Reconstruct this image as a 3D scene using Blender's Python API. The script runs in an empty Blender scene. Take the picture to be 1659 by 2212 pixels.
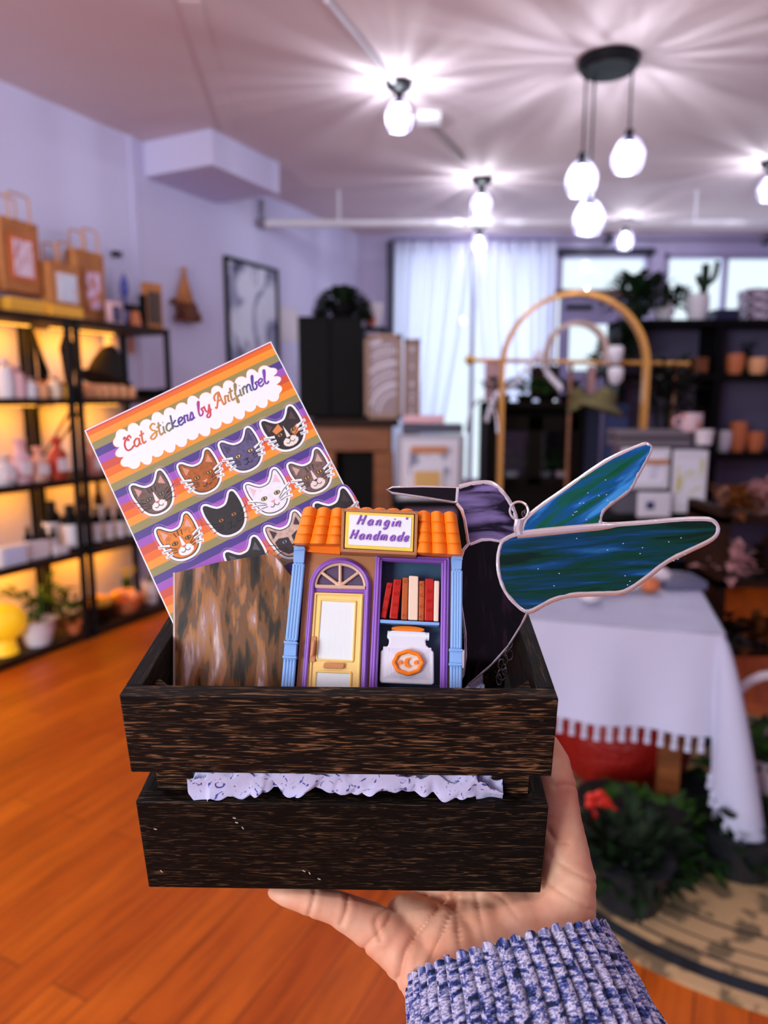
import bpy, bmesh, math, random
from mathutils import Vector as V, Matrix, noise
PI = math.pi; sin = math.sin; cos = math.cos
SC = bpy.context.scene; COL = SC.collection
# ------------------------------------------------------------------ camera
F = 1550.0; CX = 829.5; CY = 1106.0; CAMZ = 1.5; PITCH = math.atan(246 / F)
RT = V((1, 0, 0)); UP = V((0, sin(PITCH), cos(PITCH))); FW = V((0, cos(PITCH), -sin(PITCH))); CC = V((0, 0, CAMZ))
cd = bpy.data.cameras.new('camera'); cam = bpy.data.objects.new('camera', cd); COL.objects.link(cam); SC.camera = cam
cam.location = CC; cam.rotation_euler = (PI / 2 - PITCH, 0, 0)
cd.sensor_fit = 'VERTICAL'; cd.sensor_height = 36; cd.lens = F / 2212 * 36; cd.clip_start = .02
cd.dof.use_dof = True; cd.dof.focus_distance = .385; cd.dof.aperture_fstop = 5.8
SC.view_settings.view_transform = 'Standard'; SC.view_settings.look = 'None'; SC.view_settings.gamma = 1
SC.view_settings.exposure = 0.43; SC.view_settings.use_curve_mapping = False
SC.cycles.use_denoising = True; SC.cycles.max_bounces = 8; SC.cycles.diffuse_bounces = 4; SC.cycles.glossy_bounces = 3
SC.cycles.transmission_bounces = 5; SC.cycles.transparent_max_bounces = 12; SC.cycles.sample_clamp_indirect = 4
SC.cycles.caustics_reflective = False; SC.cycles.caustics_refractive = False
# ------------------------------------------------------------------ light
CEIL = 3.33; BACKY = 8.5; FRONTY = -3.2
w = bpy.data.worlds.new('sky'); SC.world = w; w.use_nodes = True
w.node_tree.nodes['Background'].inputs[0].default_value = (.86, .95, 1, 1); w.node_tree.nodes['Background'].inputs[1].default_value = 1.0

def area(name, loc, rot, sx, sy, power, col):
    l = bpy.data.lights.new(name, 'AREA'); l.shape = 'RECTANGLE'; l.size = sx; l.size_y = sy; l.energy = power; l.color = col
    o = bpy.data.objects.new(name, l); COL.objects.link(o); o.location = loc; o.rotation_euler = rot; return o
area('daylight_back_windows', (1.9, BACKY + .5, 2.0), (-PI / 2, 0, 0), 4.4, 2.2, 60, (.80, .88, 1))
area('added_front_fill', (-3.3, FRONTY - .35, 1.9), (PI / 2, 0, 0), 2.6, 2.2, 300, (1, .97, .95))  # added fill light for the foreground, set outside an unseen window
BULB_W = 14.0
# ------------------------------------------------------------------ helpers
def lin(c): return tuple(((x / 255) / 12.92 if x <= 10 else (((x / 255) + .055) / 1.055) ** 2.4) for x in c)
def ray(u, v): return RT * ((u - CX) / F) + UP * ((CY - v) / F) + FW
def at(u, v, d): return CC + ray(u, v) * d
def atY(u, v, Y):
    r = ray(u, v); return CC + r * (Y / r.y)
def onz(u, v, z):
    r = ray(u, v); return CC + r * ((z - CAMZ) / r.z)
M = {}
def mat(name, col, rough=.55, metal=0., n=None, bump=None, em=None, trans=0., alpha=1., sheen=0., coat=0., sss=0., ior=1.45, co='Object', spec=None, turn=0):
    """n=(col2, scale_xyz, lo, hi, detail, distortion) blends to col2; bump=(scale_xyz, strength, dist)"""
    if name in M: return M[name]
    m = bpy.data.materials.new(name); m.use_nodes = True; nt = m.node_tree; N = nt.nodes; L = nt.links
    b = N['Principled BSDF']; b.inputs['Base Color'].default_value = (*lin(col), 1)
    b.inputs['Roughness'].default_value = rough; b.inputs['Metallic'].default_value = metal; b.inputs['IOR'].default_value = ior
    b.inputs['Transmission Weight'].default_value = trans; b.inputs['Alpha'].default_value = alpha
    b.inputs['Sheen Weight'].default_value = sheen; b.inputs['Coat Weight'].default_value = coat
    if spec is not None: b.inputs['Specular IOR Level'].default_value = spec
    if sss: b.inputs['Subsurface Weight'].default_value = sss; b.inputs['Subsurface Radius'].default_value = (.012, .004, .002); b.inputs['Subsurface Scale'].default_value = 1
    if em: b.inputs['Emission Color'].default_value = (*lin(em[0]), 1); b.inputs['Emission Strength'].default_value = em[1]
    def nz(scale, det, dis):
        t = N.new('ShaderNodeTexCoord'); mp = N.new('ShaderNodeMapping'); x = N.new('ShaderNodeTexNoise')
        mp.inputs['Scale'].default_value = scale if isinstance(scale, tuple) else (scale,) * 3
        vr = N.new('ShaderNodeVectorRotate'); vr.rotation_type = 'Z_AXIS'; vr.inputs['Angle'].default_value = turn
        L.new(t.outputs[co], vr.inputs['Vector']); L.new(vr.outputs[0], mp.inputs[0]); L.new(mp.outputs[0], x.inputs['Vector'])
        x.inputs['Scale'].default_value = 1; x.inputs['Detail'].default_value = det; x.inputs['Distortion'].default_value = dis; return x
    if n:
        x = nz(n[1], n[4] if len(n) > 4 else 3, n[5] if len(n) > 5 else 0)
        r = N.new('ShaderNodeValToRGB'); e = r.color_ramp.elements
        e[0].position = n[2]; e[0].color = (*lin(col), 1); e[1].position = n[3]; e[1].color = (*lin(n[0]), 1)
        if len(n) > 6:
            for p, c in n[6]: q = e.new(p); q.color = (*lin(c), 1)
        L.new(x.outputs[0], r.inputs[0]); L.new(r.outputs[0], b.inputs['Base Color'])
    if bump:
        x = nz(bump[0], 3, 0); bp = N.new('ShaderNodeBump'); bp.inputs['Strength'].default_value = bump[1]; bp.inputs['Distance'].default_value = bump[2]
        L.new(x.outputs[0], bp.inputs['Height']); L.new(bp.outputs[0], b.inputs['Normal'])
    M[name] = m; return m

def smoothpoly(pts, k=6, closed=False):
    n = len(pts); out = []; P = [V(p) for p in pts]
    for i in range(n if closed else n - 1):
        g = (lambda j: P[j % n]) if closed else (lambda j: P[max(0, min(n - 1, j))])
        a, b, c, d = g(i - 1), g(i), g(i + 1), g(i + 2)
        for s in range(k):
            t = s / k
            out.append(.5 * ((2 * b) + (c - a) * t + (2 * a - 5 * b + 4 * c - d) * t * t + (3 * b - a - 3 * c + d) * t ** 3))
    if not closed: out.append(P[-1])
    return out

class MB:
    def __init__(s): s.v = []; s.f = []; s.m = []
    def add(s, vs, fs, mi=0, T=None):
        o = len(s.v)
        for p in vs:
            p = V(p); s.v.append(T @ p if T else p)
        for f in fs: s.f.append([o + i for i in f]); s.m.append(mi)
        return s
    def box(s, c, d, T=None, mi=0, taper=1.):
        x, y, z = c; a, b, e = d[0] / 2, d[1] / 2, d[2] / 2; t = taper
        return s.add([(x - a, y - b, z - e), (x + a, y - b, z - e), (x + a, y + b, z - e), (x - a, y + b, z - e), (x - a * t, y - b * t, z + e), (x + a * t, y - b * t, z + e), (x + a * t, y + b * t, z + e), (x - a * t, y + b * t, z + e)],
                     [(0, 3, 2, 1), (4, 5, 6, 7), (0, 1, 5, 4), (1, 2, 6, 5), (2, 3, 7, 6), (3, 0, 4, 7)], mi, T)
    def bb(s, x0, x1, y0, y1, z0, z1, mi=0, T=None): return s.box(((x0 + x1) / 2, (y0 + y1) / 2, (z0 + z1) / 2), (x1 - x0, y1 - y0, z1 - z0), T, mi)
    def tube(s, pts, r, n=8, closed=False, mi=0, T=None, flat=None):
        P = [V(p) for p in pts]; k = len(P); rr = r if isinstance(r, (list, tuple)) else [r] * k; vs = []; fs = []; up = None
        for i in range(k):
            a = P[(i - 1) % k if closed else max(i - 1, 0)]; b = P[(i + 1) % k if closed else min(i + 1, k - 1)]; t = (b - a)
            t = t.normalized() if t.length > 1e-9 else V((0, 0, 1))
            if up is None: up = t.orthogonal().normalized()
            up = (up - t * up.dot(t)); up = up.normalized() if up.length > 1e-6 else t.orthogonal().normalized(); w_ = t.cross(up)
            for j in range(n):
                q = P[i] + (up * cos(2 * PI * j / n) + w_ * sin(2 * PI * j / n)) * rr[i]
                if flat: q = V((q.x, q.y, P[i].z + (q.z - P[i].z) * flat))
                vs.append(q)
        for i in range(k if closed else k - 1):
            for j in range(n): a = i * n; b = ((i + 1) % k) * n; fs.append((a + j, a + (j + 1) % n, b + (j + 1) % n, b + j))
        if not closed: fs.append(tuple(range(n))[::-1]); fs.append(tuple((k - 1) * n + j for j in range(n)))
        return s.add(vs, fs, mi, T)
    def cyl(s, p0, p1, r0, r1=None, n=16, mi=0, T=None): return s.tube([p0, p1], [r0, r0 if r1 is None else r1], n, False, mi, T)
    def lathe(s, prof, c=(0, 0, 0), n=20, mi=0, T=None, sx=1, sy=1):
        vs = []; fs = []; k = len(prof)
        for r, z in prof:
            for j in range(n): a = 2 * PI * j / n; vs.append((c[0] + r * cos(a) * sx, c[1] + r * sin(a) * sy, c[2] + z))
        for i in range(k - 1):
            for j in range(n): fs.append((i * n + j, i * n + (j + 1) % n, (i + 1) * n + (j + 1) % n, (i + 1) * n + j))
        if prof[0][0] > 1e-5: fs.append(tuple(range(n))[::-1])
        if prof[-1][0] > 1e-5: fs.append(tuple((k - 1) * n + j for j in range(n)))
        return s.add(vs, fs, mi, T)
    def ball(s, c, r, n=14, m=9, mi=0, T=None):
        r = r if isinstance(r, (list, tuple)) else (r, r, r); vs = [(c[0], c[1], c[2] - r[2])]; fs = []
        for i in range(1, m):
            t = -PI / 2 + PI * i / m
            for j in range(n): a = 2 * PI * j / n; vs.append((c[0] + r[0] * cos(t) * cos(a), c[1] + r[1] * cos(t) * sin(a), c[2] + r[2] * sin(t)))
        vs.append((c[0], c[1], c[2] + r[2])); q = len(vs) - 1
        for j in range(n): fs.append((0, 1 + (j + 1) % n, 1 + j)); fs.append((q, q - n + j, q - n + (j + 1) % n))
        for i in range(m - 2):
            for j in range(n): a = 1 + i * n; fs.append((a + j, a + (j + 1) % n, a + n + (j + 1) % n, a + n + j))
        return s.add(vs, fs, mi, T)
    def prism(s, poly, z0, z1, mi=0, T=None):
        P = [tuple(p)[:2] for p in poly]; n = len(P)
        if sum(P[i][0] * P[(i + 1) % n][1] - P[(i + 1) % n][0] * P[i][1] for i in range(n)) < 0: P = P[::-1]
        return s.add([(x, y, z0) for x, y in P] + [(x, y, z1) for x, y in P],
                     [tuple(range(n))[::-1], tuple(range(n, 2 * n))] + [(i, (i + 1) % n, n + (i + 1) % n, n + i) for i in range(n)], mi, T)
    def leaf(s, p, d, L, W, mi=0, droop=.3):
        p = V(p); d = V(d).normalized(); sd = d.cross(V((0, 0, 1))); sd = sd.normalized() if sd.length > .05 else V((1, 0, 0))
        a = p + d * L * .45 + V((0, 0, L * .06)); b = p + d * L * .96 - V((0, 0, L * droop))
        return s.add([p, a + sd * W, a - sd * W, b, a - V((0, 0, W * .35))], [(0, 4, 1), (0, 2, 4), (1, 4, 3), (2, 3, 4)], mi)
    def build(s, name, m=None, parent=None, smooth=True, bevel=0, seg=2, loc=None, rot=None, ang=35):
        me = bpy.data.meshes.new(name); me.from_pydata([tuple(p) for p in s.v], [], s.f)
        for x in (m if isinstance(m, (list, tuple)) else [m]):
            if x: me.materials.append(x)
        me.polygons.foreach_set('material_index', s.m); me.validate()
        if smooth:
            me.polygons.foreach_set('use_smooth', [True] * len(me.polygons)); me.set_sharp_from_angle(angle=math.radians(ang))
        o = bpy.data.objects.new(name, me); COL.objects.link(o)
        if parent: o.parent = parent
        if loc is not None: o.location = loc
        if rot is not None: o.rotation_euler = rot
        if bevel:
            b = o.modifiers.new('bevel', 'BEVEL'); b.width = bevel; b.segments = seg; b.limit_method = 'ANGLE'; b.angle_limit = math.radians(40)
        return o

def tag(o, label=None, cat=None, group=None, kind=None):
    for k, x in (('label', label), ('category', cat), ('group', group), ('kind', kind)):
        if x: o[k] = x
    return o
def thing(name, label, cat, loc=(0, 0, 0), rz=0, group=None, mw=None):
    o = bpy.data.objects.new(name, None); COL.objects.link(o); o.empty_display_size = .05
    if mw: o.matrix_world = mw
    else: o.location = loc; o.rotation_euler = (0, 0, rz)
    return tag(o, label, cat, group)
def struct(name, mb, m, **k): return tag(mb.build(name, m, **k), kind='structure')
KIDS = {}
def dup(root, loc, rz=None, label=None, group=None, scale=None):
    r = root.copy(); COL.objects.link(r); r.location = loc
    if rz is not None: r.rotation_euler = (0, 0, rz)
    if scale: r.scale = (scale,) * 3
    if label: r['label'] = label
    if group: r['group'] = group
    for ch in list(root.children):
        c = ch.copy(); COL.objects.link(c); c.parent = r
        for g in ch.children:
            d = g.copy(); COL.objects.link(d); d.parent = c
    return r

class Pl:
    """a real plane in the place: origin under pixel (u0,v0) at depth d, leaning back by `lean`, turned by yaw"""
    def __init__(s, u0, v0, d, lean, yaw=0.):
        s.o = at(u0, v0, d)
        s.ey = (UP * cos(lean) + FW * sin(lean)).normalized()
        ex = RT * cos(yaw) + FW * sin(yaw); s.ex = (ex - s.ey * ex.dot(s.ey)).normalized(); s.ez = s.ex.cross(s.ey)
        m = Matrix((s.ex, s.ey, s.ez)).transposed().to_4x4(); m.translation = s.o; s.M = m
    def p(s, u, v, z=0.):
        r = ray(u, v); o = s.o + s.ez * z; t = (o - CC).dot(s.ez) / r.dot(s.ez); q = CC + r * t - s.o
        return V((q.dot(s.ex), q.dot(s.ey)))

# stroke lettering: each glyph = (width, [polylines]) on a 1-high cap box
G = {
 'H': (.72, [[(.12, 1), (.06, 0)], [(.62, 1), (.56, 0)], [(.09, .5), (.6, .52)]]),
 'a': (.56, [[(.44, .42), (.28, .54), (.08, .38), (.08, .12), (.24, 0), (.42, .16), (.46, .5)], [(.46, .5), (.44, .12), (.56, .02)]]),
 'n': (.56, [[(.08, .52), (.08, 0)], [(.08, .34), (.26, .54), (.42, .44), (.42, .1), (.54, .02)]]),
 'm': (.8, [[(.07, .52), (.07, 0)], [(.07, .34), (.2, .54), (.34, .44), (.34, 0)], [(.34, .34), (.5, .54), (.64, .44), (.64, .1), (.76, .02)]]),
 'g': (.54, [[(.44, .44), (.26, .54), (.08, .36), (.1, .1), (.26, .02), (.42, .18), (.46, .5)], [(.46, .5), (.44, -.16), (.28, -.34), (.1, -.24)]]),
 'i': (.26, [[(.1, .5), (.1, .08), (.2, .0)], [(.13, .74), (.14, .78)]]),
 "'": (.2, [[(.14, 1), (.08, .82)]]),
 'd': (.56, [[(.44, .42), (.26, .54), (.08, .36), (.1, .1), (.26, 0), (.42, .16), (.47, .5)], [(.5, 1), (.46, .3), (.46, .05), (.56, .0)]]),
 'e': (.48, [[(.06, .24), (.3, .3), (.4, .42), (.28, .54), (.1, .44), (.06, .2), (.2, 0), (.46, .12)]]),
 'C': (.74, [[(.62, .74), (.5, .98), (.34, .84), (.44, .66), (.2, .78), (.06, .45), (.16, .08), (.42, 0), (.7, .16)], [(.3, .8), (.16, 1.0), (.08, .86)]]),
 't': (.4, [[(.2, .92), (.14, .3), (.2, 0), (.4, .08)], [(0, .62), (.36, .66)]]),
 'S': (.66, [[(.58, .86), (.4, 1.02), (.18, .86), (.28, .6), (.52, .4), (.5, .1), (.24, -.04), (.06, .12), (.3, .3), (.66, .36)]]),
 'c': (.46, [[(.4, .44), (.26, .54), (.08, .36), (.08, .12), (.24, 0), (.46, .12)]]),
 'k': (.54, [[(.1, 1), (.08, 0)], [(.4, .52), (.1, .26), (.36, .06), (.54, .04)]]),
 'r': (.42, [[(.06, 0), (.1, .5), (.24, .46), (.34, .46), (.28, .1), (.42, .04)]]),
 's': (.42, [[(.04, .04), (.26, .54), (.34, .2), (.2, 0), (.06, .08), (.3, .04), (.44, .1)]]),
 'b': (.5, [[(.06, .3), (.24, .96), (.12, .9), (.08, .1), (.26, 0), (.38, .2), (.3, .42), (.5, .44)]]),
 'y': (.54, [[(.06, .52), (.12, .12), (.3, .08), (.44, .5)], [(.44, .5), (.4, -.2), (.22, -.38), (.12, -.2), (.54, .1)]]),
 'A': (.8, [[(.02, .1), (.12, .0), (.34, .6), (.48, 1), (.56, .4), (.66, 0), (.8, .08)], [(.2, .4), (.62, .42)], [(.1, .5), (.08, .8), (.3, .98), (.5, .98)]]),
 'f': (.42, [[(.06, .3), (.3, .9), (.2, 1), (.14, .6), (.12, -.24), (.24, -.3), (.18, .06), (.42, .12)]]),
 'l': (.36, [[(.04, .14), (.26, .9), (.14, .96), (.1, .2), (.2, 0), (.38, .12)]]),
 ' ': (.34, []),
}
def text(mb, s, o, xd, h, r, z, shear=.15, gap=1., flat=None, yd=None, tz=None):
    xd = V(xd).normalized(); yd = V((-xd.y, xd.x)) if yd is None else yd; x = 0; o = V(o)
    for ch in s:
        w_, lines = G[ch]
        for ln in lines:
            pts = []
            for q in smoothpoly([(a, b, 0) for a, b in ln], 5):
                P = o + xd * (x + q.x + shear * q.y) * h + yd * q.y * h; pts.append((P.x, P.y, z))
            mb.tube(pts, r, 8, flat=flat)
        x += w_ * gap
    return x * h
# ================================================================== FOREGROUND
def plain(name, c, r=.6, **k): return mat(name, c, r, **k)
WOODX = mat('dark_walnut_x', (10, 7, 5), .6, n=((120, 86, 58), (48, 760, 760), .49, .66, 6, 1.6, [(.56, (36, 23, 14))]), bump=((55, 900, 900), .6, .0005), spec=.15)
WOODY = mat('dark_walnut_y', (9, 7, 6), .6, n=((70, 54, 40), (900, 60, 900), .50, .72, 6, 1.0, [(.58, (26, 19, 13))]), bump=((900, 60, 900), .6, .0005), spec=.15)
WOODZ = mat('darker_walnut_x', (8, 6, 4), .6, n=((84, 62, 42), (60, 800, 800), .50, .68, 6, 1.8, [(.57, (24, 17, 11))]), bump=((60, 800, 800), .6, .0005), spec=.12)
CT = V((-.0221, -.2062, .3911)); cX = V((.9998, -.0032, -.0210)); cZ = V((-.0042, .9389, -.3440)); cY = V((.0208, .3440, .9387))
def c2w(q): return RT * q.x + UP * q.y + FW * q.z
cm = Matrix((c2w(cX), c2w(cY), c2w(cZ))).transposed().to_4x4(); cm.translation = CC + c2w(CT)
H = .124; HW = .107; CD = .13; T = .009; ZA = .0775; ZB = .0589
crate = thing('wooden_crate', 'small dark-stained slatted wooden crate held up on an open palm', 'crate', mw=cm)
for nm, (x0, x1, y0, y1), mt in (('front_slat', (-HW, HW, 0, T), WOODX), ('back_slat', (-HW, HW, CD - T, CD), WOODX), ('side_slat', (-HW, -HW + T, T, CD - T), WOODY), ('side_slat', (HW - T, HW, T, CD - T), WOODY)):
    for z0, z1 in ((0, ZB), (ZA, H)):
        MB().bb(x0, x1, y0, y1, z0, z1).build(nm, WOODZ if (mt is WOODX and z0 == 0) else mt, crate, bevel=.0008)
MB().bb(-HW + T, HW - T, T, CD - T, 0.0005, .006).build('base_board', WOODX, crate, bevel=.0005)
for sx in (-1, 1):
    for sy, yb in ((1, T), (-1, CD - T)):
        xb = sx * (HW - T)
        MB().prism([(xb, yb), (xb - sx * .02, yb), (xb, yb + sy * .02)], .006, H - .008).build('corner_post', WOODX, crate, bevel=.0005)
kb = MB()
for x, z in ((.0995, .112), (.101, .045)): kb.cyl((x, .0004, z), (x, -.0005, z), .0012, n=10)
kb.build('nail_head', plain('nail', (60, 55, 50), .4, metal=.8), crate)
mark = MB(); random.seed(5)
for x, z, a in ((-.056, .049, .3), (-.055, .046, .2), (-.052, .0425, 1), (-.021, .0135, .6), (-.018, .012, 1.2), (-.013, .008, .5), (-.0985, .041, .4), (-.0985, .012, .9)):
    mark.box((0, 0, 0), (.0016, .0004, .0005), Matrix.Translation((x, -.0001, z)) @ Matrix.Rotation(a, 4, 'Y'))
mark.build('pale_fleck', plain('off_white_fleck', (190, 180, 170), .8), crate)  # small pale flecks on the lower front slat

# tissue paper
def ridg(x, y, z): return 1 - abs(noise.noise(V((x, y, z)))) * 2
TISM = None
tis = thing('tissue_paper', 'crumpled white tissue paper with fine blue print lining the crate', 'tissue paper', mw=cm)
mb = MB(); NX, NY = 150, 70; vs = []; prof = [(.0035, .0625), (.004, .069), (.012, .0735), (.03, .07), (.07, .066), (.115, .068)]
for j in range(NY + 1):
    t = j / NY * (len(prof) - 1); i = min(int(t), len(prof) - 2); fr = t - i
    y = prof[i][0] * (1 - fr) + prof[i + 1][0] * fr; z = prof[i][1] * (1 - fr) + prof[i + 1][1] * fr
    for k in range(NX + 1):
        x = -.080 + .164 * k / NX; a = ridg(x * 42, y * 60 + j * .05, 1); b = ridg(x * 105, y * 90 + j * .06, 4)
        e = .010 * a + .004 * b; fl = max(0, 1 - j / 12.)
        vs.append((x, max(y + (.004 * a - .005 * ridg(x * 45, 3, 2) + .002 * b) * fl, .0004 - .006 * fl * max(0, noise.noise(V((x * 38, 7, 3))))), z + e * (.7 if j > 3 else .5) - .003 - .005 * fl * max(0, ridg(x * 19, 9, 2) - .3) + (.0 if abs(x) < .07 else -.004)))
mb.add(vs, [(j * (NX + 1) + k, j * (NX + 1) + k + 1, (j + 1) * (NX + 1) + k + 1, (j + 1) * (NX + 1) + k) for j in range(NY) for k in range(NX)])
mb.build('crumpled_sheet', mat('tissue', (188, 190, 222), .8, n=((60, 66, 150), (130, 130, 130), .62, .66, 2, 3.5), co='Object', bump=(90, .5, .002)), tis, ang=180)

# ---------------------------------------------------------------- sticker sheet
SP = Pl(480, 1000, .432, math.radians(9))
A = SP.p(182, 930); B = SP.p(585, 737); e1 = (B - A).normalized(); e2 = V((e1.y, -e1.x)); Wd = (B - A).length; PX = .432 / F
if e2.y > 0: e2 = -e2
def q(a, b): return A + e1 * a + e2 * b
sheet = thing('sticker_sheet', 'rainbow-striped sheet of cat face stickers leaning out of the crate', 'sticker sheet', mw=SP.M)
m = bpy.data.materials.new('rainbow_stripes'); m.use_nodes = True; N = m.node_tree.nodes; L = m.node_tree.links; bs = N['Principled BSDF']; bs.inputs['Roughness'].default_value = .38
tc = N.new('ShaderNodeTexCoord'); dt = N.new('ShaderNodeVectorMath'); dt.operation = 'DOT_PRODUCT'; dt.inputs[1].default_value = (e2.x, e2.y, 0)
per = 103 * PX; su = N.new('ShaderNodeMath'); su.operation = 'MULTIPLY_ADD'; su.inputs[1].default_value = 1 / per; su.inputs[2].default_value = -(A.dot(e2)) / per + 4 - 33 / 103
fr = N.new('ShaderNodeMath'); fr.operation = 'FRACT'; rp = N.new('ShaderNodeValToRGB'); rp.color_ramp.interpolation = 'CONSTANT'
cols = [(140, 134, 84), (72, 56, 130), (150, 82, 178), (196, 78, 56), (222, 106, 26), (230, 146, 44)]
el = rp.color_ramp.elements; el[0].position = 0; el[0].color = (*lin(cols[0]), 1); el[1].position = 1 / 6; el[1].color = (*lin(cols[1]), 1)
for i in range(2, 6): x = el.new(i / 6); x.color = (*lin(cols[i]), 1)
L.new(tc.outputs['Object'], dt.inputs[0]); L.new(dt.outputs['Value'], su.inputs[0]); L.new(su.outputs[0], fr.inputs[0]); L.new(fr.outputs[0], rp.inputs[0]); L.new(rp.outputs[0], bs.inputs['Base Color'])
STR = m; PAPER = plain('white_card', (232, 236, 240), .5); INK = plain('black_ink', (16, 12, 14), .5)
Ls = 500 * PX
MB().prism([q(0, 0), q(Wd, 0), q(Wd, Ls), q(0, Ls)], -.0008, -.0001).build('backing_card', PAPER, sheet)
b_ = .0007
MB().prism([q(b_, b_), q(Wd - b_, b_), q(Wd - b_, Ls - b_), q(b_, Ls - b_)], -.0001, 0).build('striped_print', STR, sheet)
MB().prism([q(b_, b_), q(Wd - b_, b_), q(Wd - b_, .0018), q(b_, .0018)], 0, .00004).build('top_stripe', plain('rose_print', (198, 80, 84), .4), sheet)
# scalloped title cloud
def scal(P, nl, ns, amp, off=0):
    out = []
    for (a, b), n_ in (((P[0], P[1]), nl), ((P[1], P[2]), ns), ((P[2], P[3]), nl), ((P[3], P[0]), ns)):
        d = (b - a); nn = V((d.y, -d.x)).normalized(); cc = (P[0] + P[2]) / 2
        if nn.dot((a + b) / 2 - cc) < 0: nn = -nn
        for i in range(n_):
            for k in range(6): t = (i + k / 6) / n_; out.append(a + d * t + nn * (amp * sin(PI * k / 6) ** .6 * (1 + .25 * sin(i * 2.4)) + off))
    return out
tp = [SP.p(250, 945), SP.p(583, 795), SP.p(603, 850), SP.p(278, 1008)]
MB().prism(scal(tp, 13, 3, .0034, .0006), 0.00001, .00006).build('title_border', plain('orange_line', (225, 140, 60), .5), sheet)
MB().prism(scal(tp, 13, 3, .0034, .0002), .00006, .00012).build('title_cloud', PAPER, sheet)
m = bpy.data.materials.new('rainbow_ink'); m.use_nodes = True; N = m.node_tree.nodes; L = m.node_tree.links; bs = N['Principled BSDF']
tc = N.new('ShaderNodeTexCoord'); dt = N.new('ShaderNodeVectorMath'); dt.operation = 'DOT_PRODUCT'; dt.inputs[1].default_value = (e1.x, e1.y, 0)
t0 = SP.p(268, 980); t1 = SP.p(578, 830); td = (t1 - t0); su = N.new('ShaderNodeMath'); su.operation = 'MULTIPLY_ADD'; su.inputs[1].default_value = 1 / td.length; su.inputs[2].default_value = -t0.dot(e1) / td.length
rp = N.new('ShaderNodeValToRGB'); el = rp.color_ramp.elements; el[0].position = 0; el[0].color = (*lin((190, 40, 70)), 1); el[1].position = .98; el[1].color = (*lin((120, 60, 160)), 1)
for p_, c_ in ((.13, (205, 90, 40)), (.22, (215, 140, 30)), (.30, (120, 125, 80)), (.38, (60, 50, 130)), (.5, (110, 60, 160)), (.58, (200, 60, 90)), (.66, (215, 110, 30)), (.78, (160, 130, 60)), (.86, (90, 100, 90)), (.9, (60, 50, 140))): x = el.new(p_); x.color = (*lin(c_), 1)
L.new(tc.outputs['Object'], dt.inputs[0]); L.new(dt.outputs['Value'], su.inputs[0]); L.new(su.outputs[0], rp.inputs[0]); L.new(rp.outputs[0], bs.inputs['Base Color'])
mb = MB(); wd = sum(G[c][0] for c in 'Cat Stickers by Artfimbel'); hh = td.length / wd
text(mb, 'Cat Stickers by Artfimbel', t0 + e1 * .001 - e2 * .0005, td, hh * 1.06, .00055, .00022, shear=.22, flat=.2, gap=1 / 1.06); mb.build('title_lettering', m, sheet)
HEAD = [(-.5, .55), (-.42, .56), (-.3, .44), (-.14, .33), (.1, .33), (.26, .46), (.38, .62), (.46, .58), (.5, .3), (.49, .05), (.44, -.16), (.34, -.34), (.16, -.46), (-.1, -.47), (-.3, -.38), (-.42, -.2), (-.48, .05), (-.52, .3)]
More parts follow.
